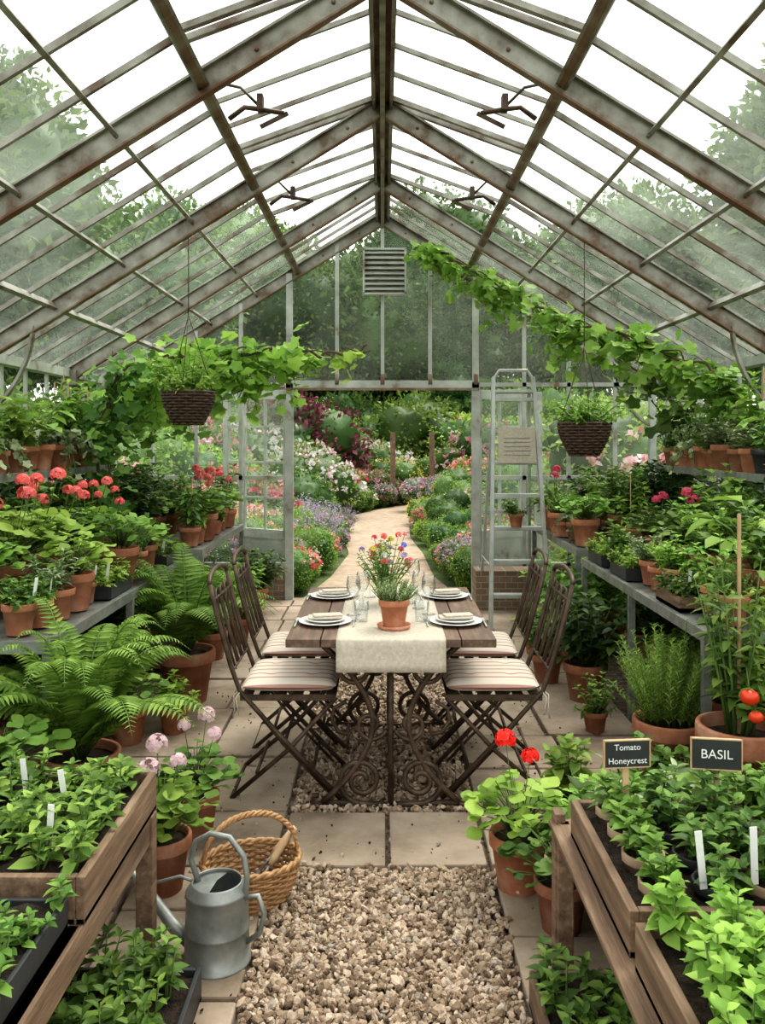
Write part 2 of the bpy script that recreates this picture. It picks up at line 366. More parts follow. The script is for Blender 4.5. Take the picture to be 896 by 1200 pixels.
for s,nm in((-1,'left'),(1,'right')):
    mb=MB();mb.add([(s*(HW-.01),Y0,.5),(s*(HW-.01),GY,.5),(s*(HW-.01),GY,EZ),(s*(HW-.01),Y0,EZ)],np.array([(0,1,2,3)]),GWALL);mb.obj('window_'+nm)
    mb=MB();box(mb,(s*(HW+.07),(Y0+GY)/2,.24),(.2,GY-Y0,.52),BRICK);mb.obj('wall_'+nm)
mb=MB()
for s in(-1,1): box(mb,(s*(.95+HW)/2,GY+.06,.16),(HW-.95,.2,.36),BRICK)
mb.obj('wall_back')
mb=MB()
DX=.9;DZ=2.1
for x in(-DX,-.44,0,.46,DX):
    beam(mb,(x,GY,DZ),(x,GY,rz(x)-.03),.035 if abs(x)<.8 else .06,.05,METALL,(0,1,0))
    tube(mb,[(x,GY-.03,DZ+.0),(x,GY-.035,DZ+.1)],.022,RUST)
for x in (-DX,DX): beam(mb,(x,GY,0),(x,GY,DZ+.02),.075,.08,METALL,(0,1,0))
beam(mb,(-DX-.03,GY,DZ),(DX+.03,GY,DZ),.08,.08,METALL)
beam(mb,(-DX-.03,GY-.045,DZ-.045),(DX+.03,GY-.045,DZ-.045),.012,.025,RUST)
for x in(-1.37,-1.8,-2.23,1.37,1.8,2.25):
    beam(mb,(x,GY,.33),(x,GY,rz(x)-.03),.035,.04,METALL,(0,1,0))
for s in(-1,1):
    for z in(.36,1.2,DZ): beam(mb,(s*DX,GY,z),(s*HW,GY,z),.04,.04,METALL)
mb.obj('trim_gable_frame')
mb=MB()
V=[(-HW,GY+.01,.34),(-DX,GY+.01,.34),(-DX,GY+.01,DZ),(DX,GY+.01,DZ),(DX,GY+.01,.34),(HW,GY+.01,.34),(HW,GY+.01,EZ),(0,GY+.01,RZ),(-HW,GY+.01,EZ)]
mb.add(V,[(0,1,2,8),(8,2,3,7),(7,3,6),(3,4,5,6)],GGAB);mb.obj('window_gable')
mb=MB();box(mb,(0,GY,-.0),(1.75,.14,.05),SLAB);mb.obj('door_sill')
mb=MB();cx,z0,z1=.02,2.97,3.40
box(mb,(cx-.2,GY-.05,(z0+z1)/2),(.02,.06,z1-z0),METALL);box(mb,(cx+.2,GY-.05,(z0+z1)/2),(.02,.06,z1-z0),METALL)
box(mb,(cx,GY-.05,z0),(.42,.06,.02),METALL);box(mb,(cx,GY-.05,z1),(.42,.06,.02),METALL)
for i in range(8):
    z=z0+.03+i*(z1-z0-.03)/8;beam(mb,(cx-.19,GY-.06,z+.02),(cx+.19,GY-.06,z+.02),.045,.008,METALL,(0,-.7,.7))
box(mb,(cx,GY-.025,(z0+z1)/2),(.4,.01,z1-z0),METAL)
mb.obj('louvre_vent')
for s in(-1,1):
    mb=MB();w_=.86;h_=2.02
    for x in(.03,w_-.03): box(mb,(x,0,h_/2+.03),(.07,.045,h_),METALL)
    for z in(.08,.62,h_): box(mb,(w_/2,0,z),(w_,.045,.09),METALL)
    box(mb,(w_/2,0,.35),(w_-.1,.02,.5),METALL)
    for x in(.31,.58): box(mb,(x,0,1.3),(.022,.03,1.4),METALL)
    for z in(.98,1.34,1.7): box(mb,(w_/2,0,z),(w_-.1,.03,.022),METALL)
    mb.add([(.05,0,.65),(w_-.05,0,.65),(w_-.05,0,2),(.05,0,2)],np.array([(0,1,2,3)]),GWALL)
    tube(mb,[(w_-.04,-.03,1.0),(w_-.04,-.07,1.0),(w_-.14,-.07,1.0)],.009,IRON)
    a=math.radians(32)
    mb.obj('door_1' if s<0 else 'door_2',loc=(s*(DX+.02),GY+.2,0),rot=(PI-a) if s<0 else a)
# ---------------------------------------------------------------- benches & shelves
def bench(name,x0,x1,y0,y1,z,n=3):
    mb=MB();w_=.05
    box(mb,((x0+x1)/2,(y0+y1)/2,z-.012),(abs(x1-x0),y1-y0,.015),GALV)
    for x in(x0,x1): box(mb,(x,(y0+y1)/2,z-.02),(.03,y1-y0,.05),GALV)
    for y in(y0,y1): box(mb,((x0+x1)/2,y,z-.02),(abs(x1-x0),.03,.05),GALV)
    for i in range(n):
        y=y0+.02+(y1-y0-.04)*i/(n-1)
        for x in (x0,x1): box(mb,(x,y,z/2-.02),(.035,.035,z-.04),GALV)
        if i: beam(mb,(x0,y,.2),(x1,y,.2),.02,.03,GALV)
    return mb.obj(name)
bench('potting_bench',-1.36,-2.5,3.45,5.75,.75);bench('potting_bench',-1.3,-2.5,6.1,7.9,.78,2)
bench('potting_bench',1.38,2.5,3.62,5.85,.75);bench('potting_bench',1.4,2.5,6.1,7.9,.78,2)
for s in(-1,1):
    mb=MB();xa,xb=s*2.1,s*2.56
    box(mb,((xa+xb)/2,4.9,1.36),(.46,3.3,.018),GALV);box(mb,(xa,4.9,1.355),(.02,3.3,.045),GALV)
    for y in(3.4,4.2,5.0,5.8,6.5):
        beam(mb,(xa,y,1.34),(s*2.6,y,1.05),.02,.02,GALV);beam(mb,(s*2.6,y,1.0),(s*2.6,y,1.36),.03,.03,GALV,(0,1,0));beam(mb,(xa,y,1.345),(s*2.6,y,1.345),.02,.02,GALV)
    mb.obj('pot_shelf')
# ---------------------------------------------------------------- plants library
def pot(mb,r,h,z=0,c=(0,0),mat=None,n=24):
    mat=mat or TERRA;rb=r*.68
    prof=[(0,0),(rb,0),(rb+.01*h,.002),(r*.92,h*.78),(r*1.0,h*.78),(r*1.02,h*.8),(r*1.02,h*.98),(r*1.0,h),(r*.9,h),(r*.88,h*.86)]
    lathe(mb,prof,mat,n,(c[0],c[1],z))
    lathe(mb,[(r*.9,h*.87),(0,h*.9)],SOIL,n,(c[0],c[1],z))
def bushy(mb,h,spread,stems,nodes,L,W,mat,c=(0,0,0),t=OV,up=.35,lean=1.3,tip=3):
    P=[];D=[];LL=[];c=np.array(c,float)
    for s in range(stems):
        a=random.uniform(0,2*PI);rr=math.sqrt(random.random())*spread;hh=h*random.uniform(.65,1)*(1-.3*(rr/spread)**2)
        b0=c+np.array([math.cos(a),math.sin(a),0])*rr*.25
        f=lambda q:b0+np.array([math.cos(a)*rr*.8*q**lean,math.sin(a)*rr*.8*q**lean,hh*q])
        tube(mb,[f(q) for q in(0,.35,.7,1)],[.0035,.003,.0025,.0015] if h<.5 else [.008,.006,.004,.002],STEM,4)
        ph=random.uniform(0,PI)
        for i in range(nodes):
            q=.2+.8*(i+.5)/nodes;p=f(q);ph+=PI/2+random.uniform(-.3,.3)
            for k in(0,PI):
                P.append(p);D.append((math.cos(ph+k),math.sin(ph+k),up+random.uniform(-.4,.35)));LL.append(L*random.uniform(.7,1.15)*(1.1-.35*q))
        for k in range(tip):
            an=k*2*PI/tip+ph;P.append(f(1));D.append((math.cos(an),math.sin(an),.8));LL.append(L*.55)
    P=np.array(P);D=np.array(D);U=np.tile((0,0,1.),(len(P),1))+rng.normal(size=P.shape)*.2
    leaves(mb,P,D,U,np.array(LL),W,mat,t)
def fern(mb,R,h,n,mat,z=0,pairs=24):
    P=[];D=[];U=[];LL=[]
    for i in range(n):
        a=i*2.4+random.uniform(-.2,.2);lay=random.random();Rr=R*(.5+.5*lay);hh=h*(1.15-.4*lay)*random.uniform(.85,1.1)
        ca,sa=math.cos(a),math.sin(a);tw=random.uniform(-.25,.25)
        f=lambda t:np.array([ca*Rr*t-sa*tw*Rr*t*t,sa*Rr*t+ca*tw*Rr*t*t,z+hh*(1.75*t-1.1*t*t*(1+.2*lay))])
        tube(mb,[f(t) for t in np.linspace(0,1,8)],[.004,.0035,.003,.003,.0025,.002,.0015,.001],STEM,4)
        for k in range(pairs):
            t=.12+.88*k/pairs;p=f(t);d=f(t+.02)-p;d/=np.linalg.norm(d);sd=np.cross(d,(0,0,1));sd/=np.linalg.norm(sd)
            ll=Rr*.25*math.sin(PI*min(1,(t*.85+.12))**.8)*(1.05-t*.3)
            for s in(-1,1):
                P.append(p);D.append(sd*s+d*.35+np.array((0,0,-.1)));U.append(np.cross(sd,d)*1.0);LL.append(ll)
    leaves(mb,np.array(P),np.array(D),np.array(U),np.array(LL),.22,mat,LA)
def head(mb,c,r,mat,n=26,ps=.016):
    d=rdir(n);d[:,2]=np.abs(d[:,2])*1.1-.25;d=norm(d)
    for i in range(n):
        p=np.array(c)+d[i]*r;a0=random.random()*6
        u=norm(np.cross(d[i],(0.1,.3,1)));w_=np.cross(d[i],u)
        A=np.array([a0+k*2*PI/5 for k in range(5)])
        D=np.cos(A)[:,None]*u+np.sin(A)[:,None]*w_+d[i]*.35
        leaves(mb,np.tile(p,(5,1)),D,np.tile(d[i],(5,1)),ps,.85,mat,OV)
def geranium(mb,h,spread,nleaf,L,mat,fmat,nf,z=0,stalk=1.0,hr=.034):
    P=[];D=[];LL=[]
    for i in range(nleaf):
        a=random.uniform(0,2*PI);rr=math.sqrt(random.random())*spread;q=rr/spread
        hh=h*(1-.5*q*q)*random.uniform(.55,1)
        p=np.array((math.cos(a)*rr,math.sin(a)*rr,z+hh))
        tube(mb,[(p[0]*.2,p[1]*.2,z+hh*.25),(p[0]*.55,p[1]*.55,z+hh*.75),p],.002,STEM,3)
        P.append(p);D.append((math.cos(a),math.sin(a),random.uniform(-.45,.35)));LL.append(L*random.uniform(.6,1.1))
    P=np.array(P);U=np.tile((0,0,1.),(len(P),1))+rng.normal(size=P.shape)*.25
    leaves(mb,P,np.array(D),U,np.array(LL),1.05,mat,RO)
    for i in range(nf):
        a=i*2*PI/max(nf,1)+random.uniform(-.5,.5);rr=spread*random.uniform(.15,.75);hh=h*random.uniform(1.05,1.5)*stalk
        p=(math.cos(a)*rr,math.sin(a)*rr,z+hh)
        tube(mb,[(p[0]*.3,p[1]*.3,z+h*.4),(p[0]*.8,p[1]*.8,z+hh*.8),p],.0022,STEM,4)
        head(mb,p,hr*random.uniform(.7,1.1),fmat,46,.0125)
def spiky(mb,h,spread,stems,per,L,mat,z=0,W=.14,fl=None,t=LA,fn=6):
    P=[];D=[];LL=[];FP=[]
    for s in range(stems):
        a=random.uniform(0,2*PI);rr=math.sqrt(random.random())*spread;hh=h*random.uniform(.6,1)*(1-.3*(rr/spread)**2)
        f=lambda q:np.array([math.cos(a)*rr*(.35+.65*q),math.sin(a)*rr*(.35+.65*q),z+hh*q])
        tube(mb,[f(0),f(.5),f(1)],[.003,.0025,.0012],STEM,3)
        for i in range(per):
            q=.12+.88*i/per;an=i*2.4;P.append(f(q));D.append((math.cos(an),math.sin(an),.9));LL.append(L*random.uniform(.8,1.1)*(1.05-.4*q))
        if fl: 
            for q in np.linspace(1,1.2,fn): FP.append(f(q))
    leaves(mb,np.array(P),np.array(D),(0,0,1.),np.array(LL),W,mat,t)
    if fl and FP:
        FP=np.array(FP);leaves(mb,np.repeat(FP,2,0),rdir(len(FP)*2),(.1,0.2,1.),.03*max(1,h*1.3),.7,fl,DI)
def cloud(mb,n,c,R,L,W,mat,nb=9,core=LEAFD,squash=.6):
    c=np.array(c,float);R=np.array(R,float)
    B=[(c,R*.72)]
    for i in range(nb):
        d=rdir(1)[0];d[2]=d[2]*.8+.1;B.append((c+d*R*.55,R*random.uniform(.35,.55)))
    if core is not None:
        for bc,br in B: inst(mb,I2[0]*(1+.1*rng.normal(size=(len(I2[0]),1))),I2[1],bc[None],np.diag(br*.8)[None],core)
    k=n//len(B)
    P=[];D=[]
    for bc,br in B:
        d=rdir(k);P.append(bc+d*br*rng.uniform(.8,1.12,(k,1)));D.append(d+rng.normal(size=(k,3))*.7)
    P=np.concatenate(P);D=np.concatenate(D)
    U=rng.normal(size=P.shape)*.6+np.array((0,0,.8))
    leaves(mb,P,D,U,L*rng.uniform(.6,1.2,len(P)),W,mat,DI)
    return B
def flowers_on(mb,B,n,s,mat,c0):
    P=[]
    for i in range(n):
        bc,br=random.choice(B);d=rdir(1)[0];d[2]=abs(d[2])*.9;P.append(bc+d*br*1.1)
    P=np.array(P)
    for k in range(5):leaves(mb,P+rng.normal(size=P.shape)*s*.2,rdir(n),rdir(n),s,.9,mat,DI)
LIB={}
def lib(name,fn,nv=3):
    L_=[]
    for i in range(nv):
        m=MB();fn(m,i);L_.append(m.mesh(name))
    LIB[name]=L_
def tag(m,x,y,z,h=.075):
    a=random.uniform(-.02,.02)
    beam(m,(x,y,z-.03),(x+a,y-.008,z+h),.016,.002,LABEL,(0,-1,.1))
def f_herb(m,i):
    pot(m,.065,.12);bushy(m,[.17,.13,.22][i],.12,11,4,.052,.62,[LEAFL,LEAF,LEAFF][i%3],(0,0,.1))
    bushy(m,.05,.12,6,3,.045,.62,[LEAFL,LEAF,LEAFF][i%3],(0,0,.11),up=-.5,lean=.7)
    if i==1: tag(m,.03,-.04,.14)
def f_basil(m,i):
    pot(m,.07,.12,mat=PLAST if i==2 else TERRA);bushy(m,.2,.13,9,4,.075,.65,[LEAF,LEAFF,LEAF][i],(0,0,.1),up=.2)
def f_ger(col,nf=4,sp=.2):
    def f(m,i): pot(m,.1,.19);geranium(m,.24,sp,85,.064,[LEAFF,LEAF][i%2],col,nf,.16)
    return f
def f_leafy(m,i):
    pot(m,.11,.2);bushy(m,.42,.24,18,6,[.1,.11,.08][i],[.52,.5,.6][i],[LEAF,LEAFD,LEAFF][i],(0,0,.17),up=.15)
def f_ivy(m,i):
    pot(m,.075,.13)
    P=[];
    for k in range(16):
        a=random.uniform(0,6.28);l=random.uniform(.1,.24)
        for t in np.linspace(0,1,9): P.append((math.cos(a)*(.03+.16*t),math.sin(a)*(.03+.16*t),.14+.09*math.sin(t*2.2)-l*t*t))
        tube(m,P[-9:],.002,STEM,3)
    P=np.array(P)+rng.normal(size=(len(P),3))*.008;D=rng.normal(size=P.shape);D[:,2]-=.6
    leaves(m,P,D,rng.normal(size=P.shape)*.4+(0,0,1),rng.uniform(.03,.055,len(P)),1,[LEAF,LEAFG][i],VI)
def f_sage(m,i): pot(m,.075,.13);bushy(m,.2,.15,14,5,.06,.36,LEAFG,(0,0,.1),up=.5)
def f_tall(m,i): pot(m,.08,.14);bushy(m,.42,.12,6,7,.1,.4,[LEAF,LEAFF][i],(0,0,.1),up=.1);box(m,(.02,0,.3),(.006,.006,.4),LWOOD)
def tray(mb,x0,x1,y0,y1,z,h,th,mat,soil=True):
    cx,cy=(x0+x1)/2,(y0+y1)/2
    box(mb,(cx,cy,z+.008),(x1-x0,y1-y0,.016),mat)
    for x in(x0+th/2,x1-th/2): box(mb,(x,cy,z+h/2),(th,y1-y0,h),mat)
    for y in(y0+th/2,y1-th/2): box(mb,(cx,y,z+h/2),(x1-x0-2*th,th,h),mat)
    if soil:
        nx=24;xs=np.linspace(x0+th,x1-th,nx);ys=np.linspace(y0+th,y1-th,nx)
        V=[(x,y,z+h*.72+random.uniform(0,.014)) for y in ys for x in xs]
        mb.add(V,np.array([(j*nx+i,j*nx+i+1,(j+1)*nx+i+1,(j+1)*nx+i) for j in range(nx-1) for i in range(nx-1)]),SOIL,True)
def seedlings(mb,x0,x1,y0,y1,z,step,h,L,mat,W=.55,stems=3,nodes=3,spread=.05,prob=1):
    for y in np.linspace(y0,y1,max(2,int(round((y1-y0)/step))+1)):
        for x in np.linspace(x0,x1,max(2,int(round((x1-x0)/step))+1)):
            if random.random()>prob: continue
            bushy(mb,h*random.uniform(.65,1.25),spread,stems,nodes,L*random.uniform(.8,1.15),W,mat,(x+random.uniform(-.02,.02),y+random.uniform(-.02,.02),z),up=.3)
def f_tray(m,i):
    tray(m,-.12,.12,-.17,.17,0,.07,.012,WOOD if i==0 else PLAST)
    seedlings(m,-.09,.09,-.14,.14,.05,.06,.11,.045,[LEAF,LEAFL][i],.6,3,3,.04)
    for k in range(2): tag(m,.08-.1*k,-.13+.1*k,.1)
lib('herb',f_herb);lib('basil',f_basil);lib('leafy',f_leafy);lib('ivy',f_ivy,2);lib('sage',f_sage,1);lib('tall',f_tall,2);lib('tray',f_tray,2)
lib('ger_coral',f_ger(CORAL,4),2);lib('ger_red',f_ger(RED,2,.16),1);lib('ger_mag',f_ger(MAG,2),2);lib('ger_lp',f_ger(LPINK,3,.16),2);lib('ger_none',f_ger(RED,0,.19),2)
lib('thyme',lambda m,i:(pot(m,.065,.12),spiky(m,.16,.1,40,12,.025,[LEAFG,LEAF][i%2],.1,.4)),2)
lib('rosemary',lambda m,i:(pot(m,.155,.3),spiky(m,.5,.27,75,60,.042,LEAFF,.26,.15)),2)
lib('fern',lambda m,i:(pot(m,.13,.24),fern(m,.5,.62,40,LEAFF,.2,28)),2)
lib('strap',lambda m,i:(pot(m,.08,.14),spiky(m,.22,.1,16,3,.18,LEAFF,.12,.1)),1)
def f_big(m,i):
    pot(m,.09,.15);
    P=[];D=[]
    for k in range(18):
        a=k*2.4;r=random.uniform(.03,.16);h=random.uniform(.1,.28);P.append((math.cos(a)*r,math.sin(a)*r,.13+h));D.append((math.cos(a),math.sin(a),random.uniform(-.3,.4)))
        tube(m,[(0,0,.12),(P[-1][0]*.6,P[-1][1]*.6,.13+h*.8),P[-1]],.003,STEM,4)
    leaves(m,P,D,(0,0,1.),rng.uniform(.09,.14,18),.75,LEAFF,OV)
lib('broadleaf',f_big,1)
NM={'herb':'potted_herb','basil':'potted_basil','leafy':'potted_foliage_plant','ger_coral':'potted_coral_geranium','ger_red':'potted_red_geranium','ger_mag':'potted_magenta_geranium','ger_lp':'potted_pale_pink_geranium','ger_none':'potted_geranium','thyme':'potted_thyme','rosemary':'potted_rosemary','fern':'potted_fern','strap':'potted_chives','broadleaf':'potted_broadleaf_plant','ivy':'potted_ivy','sage':'potted_sage','tall':'potted_pepper_plant','tray':'seedling_tray'}
def put(k,x,y,z=0,sc=1.0,v=None,rot=None):
    L_=LIB[k];return place(L_[random.randrange(len(L_)) if v is None else v],NM[k],(x,y,z),random.uniform(0,6.28) if rot is None else rot,sc)
FZ=.022
WD={'herb':.075,'basil':.08,'thyme':.075,'broadleaf':.1,'ivy':.09,'sage':.09,'tall':.09,'leafy':.13,'strap':.09,'tray':.19}
def row(xf,y0,y1,gap,z,kinds,sc=(.9,1.15),jx=.04):
    y=y0;last=None
    while y<y1:
        k=random.choice([q for q in kinds if q!=last] or kinds);last=k if random.random()<.6 else None
        s_=random.uniform(*sc);w_=WD.get(k,.12)*s_
        if k=='tray': s_=1;w_=.19
        if y+w_>y1+.05: break
        put(k,xf+random.uniform(-jx,jx)*(k!='tray'),y+w_,z,s_,rot=0 if k=='tray' else None);y+=2*w_*random.uniform(.92,1.05)+gap
row(-1.5,3.5,5.7,0,.755,['herb','basil','sage','ger_none','thyme','tray','herb'],(.8,1.2),.03)
for y,k,s_ in((3.85,'ger_none',1.0),(4.12,'ger_coral',1.15),(4.4,'ger_coral',1.25),(4.72,'ger_coral',1.1),(5.0,'leafy',.75),(5.25,'ger_coral',1.1),(5.52,'ger_coral',.95)): put(k,-1.8,y,.755,s_)
row(-2.13,3.6,5.7,.0,.755,['leafy','tall','leafy'],(.95,1.2))
row(-1.42,6.2,7.8,.0,.785,['herb','basil','thyme','ger_coral','tall'],(.9,1.2));row(-1.8,6.2,7.8,.05,.785,['leafy','ger_none'],(.8,1));row(-2.15,6.2,7.8,.05,.785,['leafy'],(.9,1.1))
row(-2.19,3.4,6.45,.0,1.37,['herb','basil','thyme','herb','broadleaf','herb','ivy','tall'],(.95,1.35),.01)
row(-2.4,3.4,6.45,.0,1.37,['basil','herb','broadleaf','tall'],(1.0,1.4),.02)
row(2.19,3.4,6.45,.0,1.37,['herb','thyme','basil','sage','ivy','herb'],(.9,1.3),.01)
row(2.4,3.4,6.45,.0,1.37,['basil','herb','tall','broadleaf'],(1.0,1.35),.02)
row(1.52,3.68,5.8,0,.755,['herb','basil','thyme','tray','herb','strap','basil','sage','tray'],(.85,1.25),.03)
for y,k,s_ in((3.9,'leafy',.95),(4.15,'broadleaf',1.3),(4.45,'ger_none',1.1),(4.75,'leafy',.9),(5.05,'ger_mag',1.0),(5.3,'leafy',.8),(5.6,'ger_mag',.95)): put(k,1.82,y,.755,s_)
row(2.15,3.65,5.8,.0,.755,['leafy','tall','leafy','basil'],(.95,1.25))
row(1.52,6.2,7.8,.02,.785,['herb','basil','ger_mag','ivy','ger_none'],(.9,1.1));row(1.85,6.2,7.8,.04,.785,['leafy','tall'],(.85,1.1));row(2.2,6.2,7.8,.05,.785,['leafy'],(.9,1.1))
for s in(-1,1):
    row(s*1.85,3.5,7.8,.14,FZ,['leafy','ger_none'],(.95,1.15),.08)
    row(s*2.25,3.2,7.8,.2,FZ,['leafy'],(.9,1.05),.03)
put('leafy',-1.2,6.0,FZ,1.0);put('ger_none',-1.1,6.5,FZ,1);put('leafy',-1.25,7.2,FZ,1.05);put('leafy',-1.15,7.75,FZ,1)
put('ger_none',-1.3,4.35,FZ,1.0);put('herb',-1.1,4.5,FZ,1.2)
put('fern',-1.22,3.45,FZ,1.2,0);put('fern',-1.16,5.05,FZ,1.28,1);put('fern',-1.5,5.85,FZ,1.1,0)
put('ger_none',-1.36,3.0,.18,1.1);mb=MB();box(mb,(-1.36,3.0,.11),(.3,.3,.14),WOOD);mb.obj('wooden_crate')
put('leafy',-1.75,3.1,FZ,1.2);put('leafy',-1.8,2.6,FZ,1.2);put('leafy',-2.1,2.9,FZ,1.3)
put('ger_lp',-.76,2.93,FZ,1.02,0);put('ger_lp',-.73,3.34,FZ,.9,1);put('ger_none',-1.05,3.0,FZ,1.0)
put('ger_red',.47,2.95,FZ,1.0,0,2.2);put('ger_none',.565,2.7,FZ,.85,1);put('ger_none',.8,3.05,FZ,.9);put('basil',.75,3.35,FZ,1.2)
put('rosemary',1.28,3.82,FZ,1,0);put('rosemary',1.42,4.25,FZ,.8,0);put('leafy',1.2,5.05,FZ,1.15,1);put('leafy',1.05,5.45,FZ,.9);put('leafy',1.3,5.9,FZ,1.2);put('herb',1.12,4.5,FZ,1.0);put('herb',1.1,6.15,FZ,1.3);put('leafy',1.35,6.5,FZ,1.2)
put('basil',1.0,3.42,FZ,1.2,0);put('leafy',1.12,3.08,FZ,.65,2);put('basil',1.45,2.98,FZ,1.3,0);put('leafy',1.9,3.3,FZ,1.3,1);put('leafy',1.8,2.8,FZ,1.1,0);put('ger_none',1.2,3.35,FZ,.8);put('sage',.95,2.95,FZ,1.5);put('basil',.72,2.86,FZ,1.2)
mb=MB();pot(mb,.17,.42);box(mb,(.0,.02,.8),(.012,.012,.9),LWOOD)
bushy(mb,.76,.26,15,8,.1,.4,LEAF,(0,.03,.38),t=LA,up=-.05);bushy(mb,.7,.22,11,7,.075,.5,LEAFF,(0,.03,.38),up=0)
for x,y,z,r in((-.07,-.24,.6,.034),(.02,-.26,.8,.031),(.07,-.25,.48,.034),(.03,-.24,.72,.026),(-.05,-.25,.53,.026)):
    inst(mb,I2[0]*(1,1,.88),I2[1],np.array([(x,y,z)]),(np.eye(3)*r)[None],TOM)
    A=np.arange(5)*1.256;leaves(mb,np.tile((x,y,z+r*.85),(5,1)),np.stack([np.cos(A),np.sin(A),A*0+.1],1),(0,0,1.),r*.8,.3,LEAF,LA)
    tube(mb,[(x,y,z+r*.8),(x*.6,y*.6,z+r+.05)],.002,STEM,3)
mb.obj('tomato_plant',loc=(1.42,3.38,FZ))
# ---------------------------------------------------------------- front potting tables & trays
E=empty('wooden_seedling_planter');mb=MB()
tray(mb,-1.5,-.68,1.95,2.57,.46,.11,.022,WOOD)
for x in(-1.46,-.7):
    for y in(2.53,1.3): box(mb,(x,y,.23),(.05,.05,.46),WOOD)
box(mb,(-.7,1.9,.42),(.035,1.35,.08),WOOD);box(mb,(-1.1,2.55,.42),(.8,.03,.08),WOOD)
box(mb,(-1.1,1.6,.45),(.82,.7,.02),WOOD)
mb.obj('planter_table',parent=E,bevel=.003)
mb=MB();seedlings(mb,-1.43,-.75,2.02,2.51,.535,.085,.13,.06,LEAF,.48,3,3,.05,.95)
for x,y in((-1.0,2.15),(-.86,2.32),(-.82,2.1),(-1.2,2.25),(-1.0,2.4),(-.95,2.03),(-1.32,2.1)): tag(mb,x,y,.6)
mb.obj('seedlings',parent=E)
E=empty('black_seed_tray');mb=MB();tray(mb,-1.32,-.71,1.42,1.93,.465,.07,.012,PLAST);mb.obj('tray',parent=E,bevel=.003)
mb=MB();seedlings(mb,-1.28,-.75,1.46,1.89,.52,.07,.08,.048,LEAF,.55,3,2,.04,.9)
for x,y in((-.85,1.84),(-1.05,1.8)): tag(mb,x,y,.56)
mb.obj('seedlings',parent=E)
E=empty('floor_seed_tray');mb=MB();tray(mb,-1.05,-.5,1.75,2.36,FZ,.09,.014,PLAST);mb.obj('tray',parent=E,bevel=.003)
mb=MB();seedlings(mb,-1.0,-.56,1.8,2.31,.09,.09,.15,.065,LEAF,.5,3,3,.05);mb.obj('seedlings',parent=E)
E=empty('wooden_planter_bench');mb=MB()
for x in(.52,1.3):
    for y in(2.44,1.3): box(mb,(x,y,.23),(.045,.045,.46),WOOD)
box(mb,(.52,1.8,.44),(.03,1.3,.07),WOOD);box(mb,(.9,2.44,.44),(.8,.03,.07),WOOD);box(mb,(.9,1.8,.465),(.84,1.34,.016),WOOD)
box(mb,(.507,2.46,.25),(.03,.05,.5),WOOD)
mb.obj('bench',parent=E,bevel=.003)
def woodbox(x0,x1,y0,y1,z,h):
    E=empty('wooden_planter_box');mb=MB();tray(mb,x0,x1,y0,y1,z,h,.022,WOOD);mb.obj('box',parent=E,bevel=.003);return E
E=woodbox(.52,1.34,1.8,2.36,.475,.1)
mb=MB()
for i,(x,y) in enumerate([(x,y) for y in(1.9,2.03,2.16,2.28) for x in(.62,.74,.86,.98,1.1,1.22)]):
    pot(mb,.05,.1,.49,(x,y),PLAST if i%3==1 else KRAFT,14)
    hs_=.7 if y<1.95 else (.72 if x<.8 else .95)
    bushy(mb,random.uniform(.13,.19)*hs_,.06,5,4,.058,.58,LEAF if (i%3) else LEAFF,(x,y,.57),up=.3)
for x,y in((.7,1.86),(.82,1.88),(.93,1.86)): tag(mb,x,y,.62,.1)
mb.obj('basil_seedlings',parent=E)
E=woodbox(.52,1.34,1.15,1.76,.475,.1);mb=MB();seedlings(mb,.6,1.25,1.22,1.69,.55,.08,.14,.052,LEAFF,.68,5,4,.05);mb.obj('basil',parent=E)
E=empty('floor_seed_tray');mb=MB();tray(mb,.4,.95,1.75,2.33,FZ,.1,.016,WOOD);mb.obj('tray',parent=E,bevel=.003)
mb=MB();seedlings(mb,.46,.88,1.8,2.27,.1,.09,.13,.06,LEAF,.5,3,3,.05);mb.obj('seedlings',parent=E)
put('basil',.75,2.62,FZ,1.6);put('basil',1.0,2.62,FZ,1.8);put('leafy',1.28,2.65,FZ,.9,2);put('basil',1.5,2.5,.4,1.2)
mb=MB();box(mb,(1.5,2.5,.2),(.3,.3,.38),WOOD);mb.obj('wooden_crate')
def sign(loc,w_,h_,lines,rot=0,sz=.03):
    E=empty('chalkboard_plant_label',loc,rot);mb=MB()
    box(mb,(0,0,h_/2),(w_,.008,h_),SLATE);mb.obj('board',parent=E,bevel=.002)
    mb=MB()
    for a in((-1),(1)): box(mb,(a*w_/2,0,h_/2),(.003,.01,h_+.003),LWOOD)
    for z in(0,h_): box(mb,(0,0,z),(w_,.01,.003),LWOOD)
    box(mb,(0,.009,-.05),(.016,.008,.2),LWOOD);mb.obj('stake',parent=E)
    for i,t in enumerate(lines):
        c=bpy.data.curves.new('chalk_text','FONT');c.body=t;c.size=sz;c.align_x='CENTER';c.align_y='CENTER';c.extrude=.0005
        c.materials.append(LABEL);o=bpy.data.objects.new('chalk_text',c);bpy.context.collection.objects.link(o);o.parent=E
        o.location=(0,-.006,h_*(1-(i+.5)/len(lines)));o.rotation_euler=(PI/2,0,0)
sign((.635,2.22,.718),.122,.07,['Tomato','Honeycrest'],.1,.022)
sign((.86,2.2,.72),.125,.078,['BASIL'],-.15,.033)
